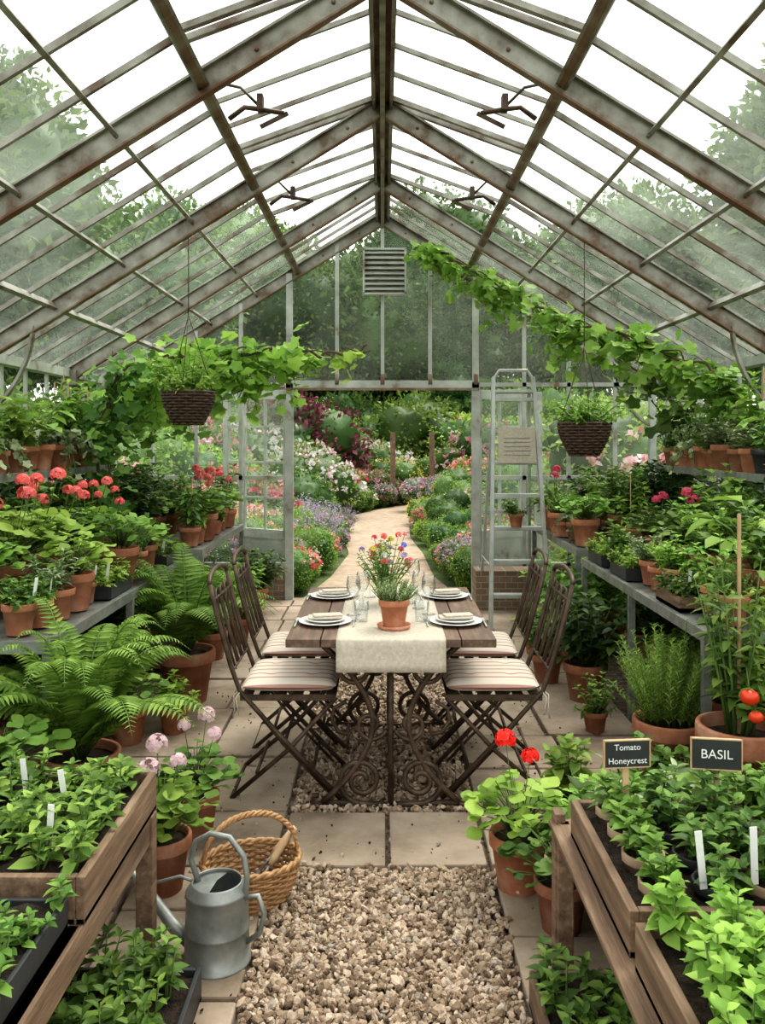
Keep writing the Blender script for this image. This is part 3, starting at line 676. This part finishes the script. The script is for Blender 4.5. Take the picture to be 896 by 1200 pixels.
# ---------------------------------------------------------------- dining table
TX=.035
E=empty('dining_table',(TX,0,0));mb=MB();TY0,TY1=3.5,4.74
for i in range(6):
    w_=.87/6;x=-.435+w_*(i+.5);box(mb,(x,(TY0+TY1)/2,.733),(w_-.004,TY1-TY0,.034),TWOOD)
box(mb,(0,TY0+.12,.71),(.74,.06,.03),TWOOD);box(mb,(0,TY1-.12,.71),(.74,.06,.03),TWOOD)
mb.obj('top',parent=E,bevel=.003)
mb=MB()
def spiral(cx,cz,r0,r1,a0,a1,n=26): return [(cx+(r0+(r1-r0)*t)*math.cos(a0+(a1-a0)*t),cz+(r0+(r1-r0)*t)*math.sin(a0+(a1-a0)*t)) for t in np.linspace(0,1,n)]
for y in(TY0+.12,TY1-.12):
    for s in(-1,1):
        q=lambda pts,r=.011: tube(mb,[(s*x,y,z) for x,z in pts],r,IRON,6)
        t=np.linspace(0,1,24)
        q([(.075+.215*abs(2*u-1)**1.8, .03+.67*u) for u in t],.0135)
        q(spiral(.125,.125,.1,.02,-PI*.5,PI*3.0,40),.012)
        q(spiral(.15,.6,.08,.02,PI*.5,-PI*2.6,36))
        q(spiral(.085,.36,.07,.015,PI*1.1,PI*3.6,30),.01)
        q([(.27,.035),(.31,.02),(.335,.035),(.325,.06),(.305,.06)])
        q([(.19,.46),(.24,.43),(.25,.38),(.22,.33),(.17,.32)],.009)
        q([(.0,.02),(.13,.025),(.28,.03)],.013)
    tube(mb,[(0,y,.02),(0,y,.7)],.012,IRON,8)
    beam(mb,(-.3,y,.7),(.3,y,.7),.03,.012,IRON)
tube(mb,[(0,TY0+.12,.37),(0,TY1-.12,.37)],.011,IRON);tube(mb,[(0,TY0+.12,.05),(0,TY1-.12,.05)],.01,IRON)
for s in(-1,1): beam(mb,(s*.26,TY0+.12,.7),(s*.26,TY1-.12,.7),.012,.03,IRON)
mb.obj('iron_base',parent=E)
mb=MB();nx,V=16,[]
path=[(y,.7525) for y in np.linspace(TY1+.02,TY0-.0,16)]+[(TY0-.008,.745),(TY0-.011,.72),(TY0-.013,.68),(TY0-.016,.65),(TY0-.02,.62)]
path=[(TY1+.03,.62),(TY1+.02,.7)]+path
for j,(y,z) in enumerate(path):
    for i in range(nx+1):
        u=i/nx;x=-.225+.45*u;dy=0
        if z<.74: dy=.006*math.sin(u*19)*(.75-z)*8
        V.append((x,y+(dy if y>4 else -abs(dy)),z))
w1=nx+1
mb.add(V,np.array([(j*w1+i,j*w1+i+1,(j+1)*w1+i+1,(j+1)*w1+i) for j in range(len(path)-1) for i in range(nx)]),LINEN,True)
o=mb.obj('linen_table_runner',loc=(TX,0,0));sm=o.modifiers.new('s','SOLIDIFY');sm.thickness=.002;sm.offset=1
TZ=.752
def place_setting(x,y):
    E=empty('place_setting',(x+TX,y,TZ+.001));mb=MB()
    lathe(mb,[(0,0),(.07,0),(.115,.012),(.12,.014),(.115,.016),(.07,.006),(0,.006)],CERAM,32)
    lathe(mb,[(0,.008),(.05,.008),(.085,.02),(.09,.022),(.085,.024),(.05,.014),(0,.014)],CERAM,32);mb.obj('plates',parent=E)
    mb=MB();box(mb,(0,0,.028),(.15,.07,.01),LINEN,.1);box(mb,(0.01,0,.037),(.13,.06,.007),LINEN,.2);mb.obj('napkin',parent=E,bevel=.004)
    mb=MB()
    for d in(-.13,.13):
        tube(mb,[(d*.98,-.09,.004),(d*.98,.03,.004)],.004,ALU,5);box(mb,(d*.98,.06,.004),(.016,.06,.003),ALU)
    mb.obj('cutlery',parent=E)
for x,y in((-.29,3.8),(-.29,4.42),(.29,3.8),(.29,4.42)): place_setting(x,y)
def wine(x,y,r=.034,h=.18):
    mb=MB();lathe(mb,[(0,.001),(.032,.001),(.032,.003),(.004,.008),(.0035,h*.45),(r*.6,h*.52),(r,h*.7),(r*.95,h*.85),(r*.8,h),(r*.78,h),(r*.92,h*.85),(r*.96,h*.7),(r*.55,h*.54),(0,h*.5)],CLEAR,20);mb.obj('wine_glass',loc=(x+TX,y,TZ+.002))
for x,y in((-.13,4.1),(.14,4.12),(-.1,4.42),(.13,4.5),(.18,3.98),(-.17,3.97)): wine(x,y)
def tumb(x,y):
    mb=MB();lathe(mb,[(0,.001),(.028,.001),(.034,.09),(.031,.09),(.026,.01),(0,.008)],CLEAR,20);mb.obj('glass_tumbler',loc=(x+TX,y,TZ+.002))
tumb(-.13,3.83);tumb(.14,3.83);tumb(.11,4.25)
mb=MB();lathe(mb,[(0,0),(.068,0),(.075,.016),(.07,.016),(.065,.006),(0,.006)],TERRA);pot(mb,.066,.118,.007)
spiky(mb,.13,.115,80,14,.024,LEAFG,.1,.35);mb.obj('potted_thyme',loc=(.05,3.7,TZ+.002))
E=empty('flower_vase',(.02,4.22,TZ+.002));mb=MB();lathe(mb,[(0,.002),(.035,.002),(.04,.06),(.03,.11),(.035,.14),(.033,.14),(.027,.11),(.036,.06),(.03,.01),(0,.008)],CLEAR,20);mb.obj('vase',parent=E)
mb=MB()
bushy(mb,.28,.15,26,5,.042,.35,LEAF,(0,0,.06))
for i in range(26):
    a=random.uniform(0,6.28);r=math.sqrt(random.random())*.14;h=random.uniform(.2,.35);p=(math.cos(a)*r,math.sin(a)*r,h)
    tube(mb,[(0,0,.03),(p[0]*.3,p[1]*.3,.14),p],.0015,STEM,3)
    m_=random.choice([MAG,BLUE,LEAFY,WHITE,CORAL,PINK,MAUVE]);head(mb,p,.009,m_,6,.014)
mb.obj('bouquet',parent=E)
# ---------------------------------------------------------------- chairs
def chair(x,y,rot):
    E=empty('bistro_chair',(x,y,FZ-.004),rot);mb=MB();W_=.2
    for s in(-1,1):
        yy=s*W_
        tube(mb,[(-.34,yy,.93),(-.31,yy,.8),(-.25,yy,.58),(-.21,yy,.47),(-.05,yy*.97,.29),(.22,yy*.95,.008)],.0105,IRON,6)
        tube(mb,[(.2,yy*.93,.44),(.0,yy*.92,.22),(-.25,yy*.92,.008)],.0105,IRON,6)
        tube(mb,[(-.19,yy*.88,.44),(-.03,yy*.87,.24),(.17,yy*.87,.03)],.007,IRON,5)
        beam(mb,(-.21,yy,.445),(.2,yy,.445),.008,.025,IRON)
    for px,pz in((.22,.01),(-.25,.01),(-.02,.25),(.1,.12),(-.14,.12)): tube(mb,[(px,-W_*.95,pz),(px,W_*.95,pz)],.008,IRON,5)
    for i in range(6): box(mb,(-.18+i*.072,0,.455),(.045,.4,.006),IRON)
    bx=lambda z:np.interp(z,[.47,.58,.8,.93,1.0],[-.21,-.25,-.31,-.34,-.355])
    A=np.linspace(0,PI,14);tube(mb,[(bx(.93+.045*math.sin(a)),W_*math.cos(a),.93+.045*math.sin(a)) for a in A],.0105,IRON,6)
    for z in(.56,.86): tube(mb,[(bx(z),-W_,z),(bx(z),W_,z)],.007,IRON,5)
    for c in(-.1,0,.1):
        pts=[(c-.035,.56),(c-.04,.7),(c-.035,.84)]+[(c-.035*math.cos(a),.86+.035*math.sin(a)) for a in np.linspace(0,PI,8)]+[(c+.035,.84),(c+.04,.7),(c+.035,.56)]
        tube(mb,[(bx(z),q,z) for q,z in pts],.0058,IRON,5)
    mb.obj('frame',parent=E)
    mb=MB();n=20;V=[]
    for side in(1,-1):
        for j in range(n+1):
            for i in range(n+1):
                u=2*i/n-1;v=2*j/n-1;f=max(0,(1-u**6)*(1-v**6))**.45
                tuft=.008*(math.exp(-((abs(u)-.45)**2+(abs(v)-.45)**2)/.012))
                V.append((u*.205*(1-.03*v*v),v*.215*(1-.03*u*u),.492+side*(.03*f-tuft*(side>0))))
    w1=n+1;F=[(j*w1+i,j*w1+i+1,(j+1)*w1+i+1,(j+1)*w1+i) for j in range(n) for i in range(n)];o2=w1*w1
    F+=[(o2+a,o2+d,o2+c,o2+b) for a,b,c,d in F]
    mb.add(V,F,CUSH,True)
    for s in(-1,1):
        tube(mb,[(-.2,s*.19,.485),(-.235,s*.21,.46),(-.23,s*.22,.4),(-.24,s*.215,.36)],.004,LINEN,4)
        tube(mb,[(-.2,s*.19,.485),(-.225,s*.225,.45),(-.21,s*.23,.38)],.004,LINEN,4)
    mb.obj('cushion',parent=E)
chair(-.40,3.86,0);chair(-.40,4.44,.02);chair(.475,3.86,PI);chair(.475,4.44,PI-.03)
# ---------------------------------------------------------------- watering can
mb=MB()
lathe(mb,[(0,.004),(.098,.004),(.1,0),(.1,.012),(.096,.014),(.094,.1),(.096,.102),(.094,.106),(.09,.205),(.093,.208),(.09,.214),(.075,.235),(.072,.24),(.07,.236),(.086,.21),(.088,.1),(.09,.02),(0,.016)],GALV,36)
A=np.linspace(PI*.5,PI*1.5,13)
mb.add([(0,0,.238)]+[(.078*math.cos(a),.078*math.sin(a),.225) for a in A],np.array([(0,i+1,i+2) for i in range(12)]),GALV)
tube(mb,[(-.085,0,.045),(-.14,0,.08),(-.24,.02,.165),(-.35,.03,.25)],[.024,.02,.015,.012],GALV,12)
m2=np.array((-.35,.03,.25));d=norm(np.array((-.7,.1,.55)))
tube(mb,[m2,m2+d*.012,m2+d*.035,m2+d*.045],[.012,.018,.038,.038],GALV,16)
tube(mb,[(-.25,.02,.18),(-.12,.0,.235),(-.07,0,.225)],.005,GALV)
tube(mb,[(-.06,.0,.225),(-.085,0,.29),(-.07,0,.345),(-.02,0,.375),(.04,0,.37),(.085,0,.32),(.095,0,.26),(.09,0,.2)],.009,GALV,8)
tube(mb,[(.092,0,.2),(.13,0,.21),(.15,0,.16),(.135,0,.1),(.095,0,.07)],.008,GALV,8)
mb.obj('watering_can',loc=(-.49,2.53,FZ+.003),rot=-.25)
# ---------------------------------------------------------------- wicker baskets
def weave(mb,prof,mat,rx,ry,nst=26,rt=.005):
    for j,(k,z) in enumerate(prof):
        A=np.linspace(0,2*PI,nst*4,endpoint=False)
        off=.005*np.cos(A*nst/2+j*PI)
        tube(mb,[((rx*k+o_)*math.cos(a),(ry*k+o_)*math.sin(a),z) for a,o_ in zip(A,off)],rt,mat,5,True)
    for i in range(nst):
        a=(i+.0)*2*PI/nst;tube(mb,[(rx*k*math.cos(a),ry*k*math.sin(a),z) for k,z in prof[::2]+[prof[-1]]],rt*.8,mat,4)
E=empty('wicker_trug_basket',(-.44,2.86,FZ+.003),.35);mb=MB()
prof=[(.72+.28*math.sin(min(1,i/13)*PI/2),.006+i*.0098) for i in range(14)]
weave(mb,prof,WICK,.16,.125)
lathe(mb,[(0,.008),(.105,.008)],WICK,24)
A=np.linspace(0,2*PI,60,endpoint=False)
for ph in(0,PI): tube(mb,[(.163*math.cos(a)+.004*math.cos(a*14+ph)*math.cos(a),.128*math.sin(a)+.004*math.cos(a*14+ph)*math.sin(a),.14+.006*math.sin(a*14+ph)) for a in A],.0075,WICK,5,True)
A=np.linspace(0,PI,40)
for ph in(0,2.1,4.2): tube(mb,[(.16*math.cos(a)*(1+.0),.007*math.cos(a*16+ph),.12+.17*math.sin(a)**.8+.007*math.sin(a*16+ph)) for a in A],.006,WICK,5)
mb.obj('basket',parent=E)
mb=MB()
for (a,b_) in(((.02,-.03,.07),(.14,.02,.2)),((.04,.05,.07),(.17,.07,.19))):
    a=np.array(a);b_=np.array(b_);dd=b_-a
    tube(mb,[a+dd*.35,a+dd*.5,a+dd*.8,b_],[.01,.013,.013,.01],LWOOD,10);tube(mb,[a,a+dd*.36],.005,GALV,6)
    beam(mb,a-dd*.45,a,.05,.004,GALV,(0,.3,1))
mb.obj('hand_tools',parent=E)
def hang(x,y,z,ht,n,mat,trail):
    E=empty('hanging_basket',(x,y,z));mb=MB()
    prof=[(.55+.45*math.sin(i/11*PI/2),-.2+i*.0185) for i in range(12)]
    weave(mb,prof,DWICK,.165,.165,22,.008);lathe(mb,[(0,-.195),(.09,-.195)],DWICK,20)
    lathe(mb,[(.09,-.19),(.15,-.05),(.155,-.01)],DWICK,20);lathe(mb,[(.155,-.02),(0,-.01)],SOIL,20)
    for k in range(3):
        a=k*2.094+.5;tube(mb,[(.165*math.cos(a),.165*math.sin(a),0),(0,0,.5)],.003,IRON,4)
    tube(mb,[(0,0,.5),(0,0,rz(x)-z-.05)],.003,IRON,4);mb.obj('basket',parent=E)
    mb=MB();bushy(mb,ht,.26,24,5,.06,.6,mat,(0,0,-.02),up=.1)
    bushy(mb,.14,.28,16,5,.055,.6,mat,(0,0,-.0),up=-.2,lean=.8)
    mb.obj('trailing_plant',parent=E)
hang(-1.25,5.5,1.87,.32,24,LEAFF,1);hang(1.3,5.5,1.67,.24,20,LEAFF,1)
# ---------------------------------------------------------------- step ladder
mb=MB();H=2.08;w0,w1_=.245,.17
X=lambda z,s:s*(w0+(w1_-w0)*z/H)
for s in(-1,1):
    beam(mb,(X(0,s),0,0),(X(H,s),.42,H),.03,.06,ALU,(0,1,0));beam(mb,(s*.23,.95,0),(s*.15,.5,H-.12),.025,.045,ALU,(0,1,0))
    tube(mb,[(X(.5,s),.1,.5),(s*.22,.85,.5)],.006,ALU)
for i in range(7):
    z=.27+i*.27;y=.42*z/H;box(mb,(0,y+.03,z),(2*X(z,1),.1,.03),ALU)
tube(mb,[(-.16,.42,H),(-.12,.42,H+.06),(.12,.42,H+.06),(.16,.42,H)],.014,ALU,8)
box(mb,(0,.47,H-.12),(.34,.2,.025),ALU)
for z in(.3,.9,1.5): beam(mb,(-.22,.95-.45*z/H,z),(.22,.95-.45*z/H,z),.02,.03,ALU)
box(mb,(0,.22,1.5),(.31,.02,.3),LINEN)
for k in range(5): box(mb,(0,.208,1.42+k*.035),(.22,.004,.006),GALV)
mb.obj('step_ladder',loc=(1.12,6.9,FZ),bevel=.002)
put('herb',1.1,7.03,.27*3+FZ+.017,.95,1)
mb=MB();box(mb,(1.12,7.86,.2),(.55,.3,.36),BRICK);mb.obj('brick_plinth')
put('thyme',1.45,6.95,.785,1.6)
# ---------------------------------------------------------------- vines
def vine(name,pts,n,L,mat,thick=.16,hangs=0,hl=.4):
    P=np.array(pts,float);t=np.linspace(0,len(P)-1,90)
    C=np.stack([np.interp(t,range(len(P)),P[:,i]) for i in range(3)],1)
    w_=np.stack([np.sin(t*5)*.03,np.cos(t*4)*.03,np.sin(t*7+1)*.025],1)
    mb=MB();tube(mb,C+w_,.011,BARK,6);tube(mb,C-w_*1.2,.006,BARK,5)
    wt=.35+np.clip(np.sin(t*4.3+1)+.6*np.sin(t*9.1),0,2);idx=rng.choice(90,n,p=wt/wt.sum());off=rng.normal(size=(n,3))*thick*np.array((1,1,.8));off[:,2]-=.04
    Q=C[idx]+off
    for a in range(hangs):
        i=rng.integers(5,88);l=random.uniform(.15,hl);m=int(l/.035);
        hp=C[i]+np.stack([np.cumsum(rng.normal(size=m)*.012),np.cumsum(rng.normal(size=m)*.012),-np.linspace(0,l,m)],1)
        tube(mb,hp,.003,STEM,3);Q=np.concatenate([Q,hp+rng.normal(size=hp.shape)*.03])
    lim=RZ-SL*np.abs(Q[:,0])-.12;Q[:,2]=np.minimum(Q[:,2],lim);Q[:,1]=np.minimum(Q[:,1],GY-.1);Q[:,0]=np.clip(Q[:,0],-HW+.14,HW-.14)
    D=rng.normal(size=Q.shape);D[:,2]=-np.abs(D[:,2])*.6
    U=rng.normal(size=Q.shape)*.5+np.array((0,-.4,.8))
    leaves(mb,Q,D,U,L*rng.uniform(.6,1.2,len(Q)),1.0,mat,VI)
    mb.obj(name)
vine('grape_vine',[(.4,8.0,3.4),(.75,7.8,3.15),(1.15,7.4,2.85),(1.45,6.8,2.5),(1.75,6.3,2.35),(2.05,5.9,2.15),(2.3,5.7,1.95),(2.4,5.6,1.6)],600,.1,LEAFL,.085,34)
vine('grape_vine',[(2.4,6.8,.8),(2.4,6.6,1.5),(2.3,6.4,2.0),(2.0,6.6,2.1)],260,.1,LEAF,.13,8)
vine('climbing_vine',[(-2.4,6.9,.9),(-2.4,6.9,1.7),(-2.1,6.7,1.95),(-1.75,6.4,2.1),(-1.45,6.1,2.18),(-1.0,6.1,2.2),(-.6,6.2,2.2)],620,.1,LEAFL,.1,34,.5)
vine('climbing_vine',[(-.6,6.2,2.2),(-.35,6.2,2.18),(-.1,6.2,2.24)],30,.08,LEAFL,.03,2,.2)
vine('climbing_vine',[(-2.4,7.3,.8),(-2.3,7.2,1.6),(-2.1,7.2,1.95),(-1.5,7.4,2.0)],380,.1,LEAFF,.15,14)
vine('climbing_vine',[(-1.9,5.95,.95),(-1.95,5.95,1.4),(-1.9,5.95,1.9),(-1.8,6.0,2.1)],340,.085,LEAF,.1,6)
# ---------------------------------------------------------------- outside garden
def T(name,fn): m=MB();fn(m);return m.mesh(name)
def tree1(m):
    tube(m,[(0,0,-.2),(.1,0,2),(0,.1,4),(.1,0,6)],[.28,.2,.15,.08],BARK,10)
    for k in range(5):
        a=k*1.256;tube(m,[(0,0,2.4+k*.3),(math.cos(a)*1,math.sin(a)*1,4),(math.cos(a)*1.8,math.sin(a)*1.8,5.2)],[.09,.06,.03],BARK,6)
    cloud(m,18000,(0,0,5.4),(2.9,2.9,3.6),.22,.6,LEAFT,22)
def conifer(m):
    tube(m,[(0,0,-.2),(0,0,7)],[.2,.03],BARK,8)
    for k in range(9):
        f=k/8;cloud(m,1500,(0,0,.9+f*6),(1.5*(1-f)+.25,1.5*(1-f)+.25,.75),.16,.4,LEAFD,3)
TR1=T('tree',tree1);TR2=T('tree',tree1);CON=T('conifer',conifer)
def shr(mat,L=.085,n=4800,fl=None,nf=0,fs=.07,R=(1,1,.85)):
    def f(m):
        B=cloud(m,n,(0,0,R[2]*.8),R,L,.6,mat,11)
        if fl:
            for x in fl: flowers_on(m,B,nf//len(fl),fs,x,0)
    return f
SH={'green_shrub':T('s1',shr(LEAFF)),'bright_shrub':T('s2',shr(LEAFL)),'dark_shrub':T('s3',shr(LEAF)),'boxwood_ball':T('s4',shr(LEAFL,.045,6500,R=(1,1,1))),
 'pink_rose_bush':T('s5',shr(LEAFF,fl=[PINK,PINK,LPINK],nf=340,fs=.09)),'white_rose_bush':T('s6',shr(LEAFF,fl=[WHITE,LPINK],nf=380,fs=.085)),'purple_smokebush':T('s7',shr(LEAFP)),
 'yellow_flower_clump':T('s8',shr(LEAFY,.07,3500)),'magenta_flower_clump':T('s9',shr(LEAFF,fl=[MAG,PINK],nf=300,fs=.09)),'mauve_flower_clump':T('s10',shr(LEAFG,fl=[MAUVE,MAUVE,PINK],nf=330,fs=.09)),
 'lavender_bush':T('s11',lambda m:spiky(m,.9,.9,330,16,.16,LEAFG,0,.12,MAUVE,fn=4)),
 'ornamental_grass':T('s12',lambda m:spiky(m,1.1,.8,160,6,.5,LEAFL,0,.05))}
EB=empty('flower_border',(0,12,0));ES=empty('garden_shrubbery',(0,20,0));ET=empty('tree_belt',(0,32,0))
def pl(me,name,loc,rot,sc,par):
    o=place(me,name,(loc[0]-par.location[0],loc[1]-par.location[1],loc[2]),rot,sc);o.parent=par;return o
def sp(k,x,y,s,sz=None,par=None): pl(SH[k],k,(x,y,-.05),random.uniform(0,6),(s,s,sz or s),par or ES)
G=[('lavender_bush',-1.2,12.0,.7),('lavender_bush',-1.4,13.3,.75),('ornamental_grass',-1.7,10.3,.7),('white_rose_bush',-1.15,9.5,.42),('green_shrub',-1.0,10.2,.38),('green_shrub',-1.0,8.95,.3),
('white_rose_bush',-1.4,17.5,1.1),('dark_shrub',-1.5,15.5,.8),('white_rose_bush',-2.4,19.5,1.5),('bright_shrub',-3,15,1.1),('magenta_flower_clump',-2.0,12.6,.8),('magenta_flower_clump',-2.4,14,.9),
('purple_smokebush',-2.2,21,1.9),('green_shrub',-4,12,1.2),('pink_rose_bush',-3.6,10.4,1.0),('bright_shrub',-5,16,1.6),('pink_rose_bush',-4.2,18,1.4),('dark_shrub',-1.0,22.5,1.3),
('boxwood_ball',1.05,13.3,.5),('boxwood_ball',1.3,15.2,.65),('boxwood_ball',1.2,11.8,.4),('mauve_flower_clump',1.3,17,.7),('mauve_flower_clump',.95,19.0,.55),('pink_rose_bush',1.15,9.9,.42),('bright_shrub',.95,9.2,.3),
('magenta_flower_clump',2.2,18.5,.9),('green_shrub',1.1,10.7,.4),('green_shrub',2.2,12.5,.9),('bright_shrub',2.4,14.5,1.0),('yellow_flower_clump',.3,21.5,.8),('yellow_flower_clump',1.6,22.5,.9),
('white_rose_bush',.0,24,1.2),('bright_shrub',3.6,18,1.5),('pink_rose_bush',3.5,11.5,1.2),('green_shrub',4.5,14,1.6),('bright_shrub',-1,25.5,1.7),('bright_shrub',3,24,1.7),('pink_rose_bush',-.2,20.8,.6),
('lavender_bush',-.85,14.8,.5),('pink_rose_bush',2.6,21.5,1.4),('green_shrub',.9,26,2.0),('magenta_flower_clump',-1.1,20.3,.8),('mauve_flower_clump',-.85,13.0,.35),('magenta_flower_clump',3,16.5,1),('ornamental_grass',1.9,9.6,.7),('pink_rose_bush',-2.1,10.9,.7),('white_rose_bush',-2.7,25,1.9),('pink_rose_bush',2.4,26,1.6)]
for k,x,y,s in G: sp(k,x,y,s)
for y in np.arange(9.05,21,.42):
    c_=np.interp(y,pcs[:,1],pcs[:,0]);w_=np.interp(y,pcs[:,1],pcs[:,2])
    for s in(-1,1):
        for q in range(2):
            r=random.uniform(.2,.38)*(1+.4*q)+ (y-9)*.01
            sp(random.choice(['green_shrub','bright_shrub','green_shrub','yellow_flower_clump' if y>13 else 'pink_rose_bush','lavender_bush','magenta_flower_clump','magenta_flower_clump','white_rose_bush','mauve_flower_clump','boxwood_ball']),c_+s*(w_+r*.75+q*.5+random.uniform(0,.15)),y+random.uniform(-.15,.15),r,par=EB)
for i in range(26):
    s=random.choice((-1,1));sp(random.choice(['green_shrub','dark_shrub','pink_rose_bush','bright_shrub','white_rose_bush','green_shrub']),s*random.uniform(3.4,7.5),random.uniform(10,24),random.uniform(1,1.8))
for s in(-1,1):
    for y in np.arange(1,9.5,1.3): sp(random.choice(['green_shrub','bright_shrub','green_shrub','dark_shrub']),s*random.uniform(4.1,4.7),y,random.uniform(1.0,1.25))
for x in np.arange(-9,10,1.5): sp('green_shrub' if random.random()<.5 else 'dark_shrub',x,28.5+random.uniform(-.5,.5),1.7,2.4)
mb=MB()
for x,y in((.25,20.5),(1.2,20.8)): box(mb,(x+.0,y,.9),(.12,.12,1.7),WOOD)
mb.obj('garden_posts')
for i,x in enumerate(np.arange(-26,27,3.6)):
    pl(TR1 if i%2 else TR2,'tree',(x+random.uniform(-1,1),34+random.uniform(-2,3),-.1),random.uniform(0,6),random.uniform(1.1,1.4),ET)
for x,y,s in((2.2,27.5,.85),(3.6,30,1.1),(-5,29,1.0)): pl(CON,'conifer_tree',(x,y,-.1),0,s,ET)
for x,y,s in((-6.8,24,1.0),(6.8,23,1.0),(-9,17,1.15),(9.3,16,1.1),(-10,11,1.1),(10,10.5,1.12),(-3,31,1.0),(0.5,32,1.0),(-13,21,1.4),(13,21,1.4)):
    pl(random.choice((TR1,TR2)),'tree',(x,y,-.1),random.uniform(0,6),s,ET)
# ---------------------------------------------------------------- light & camera
w=bpy.data.worlds.new('World');bpy.context.scene.world=w;w.use_nodes=True
bg=w.node_tree.nodes['Background'];bg.inputs[0].default_value=(.985,.985,.97,1);bg.inputs[1].default_value=2.05
L=bpy.data.lights.new('sun','SUN');L.energy=3.3;L.angle=math.radians(28);L.color=(1,.94,.84);o=bpy.data.objects.new('sun',L);bpy.context.collection.objects.link(o)
o.rotation_euler=(math.radians(-22),math.radians(18),0);o.location=(0,0,10)
cam=bpy.data.cameras.new('camera');co=bpy.data.objects.new('camera',cam);bpy.context.collection.objects.link(co)
co.location=(0,0,1.57);co.rotation_euler=(PI/2,0,0);cam.sensor_fit='VERTICAL';cam.sensor_height=36;cam.sensor_width=27;cam.lens=30;cam.shift_y=-85/1200;cam.clip_start=.05;cam.clip_end=300
bpy.context.scene.camera=co
bpy.context.scene.view_settings.view_transform='Standard'
try: bpy.context.scene.view_settings.look='Medium High Contrast'
except Exception as e: print('look',e)
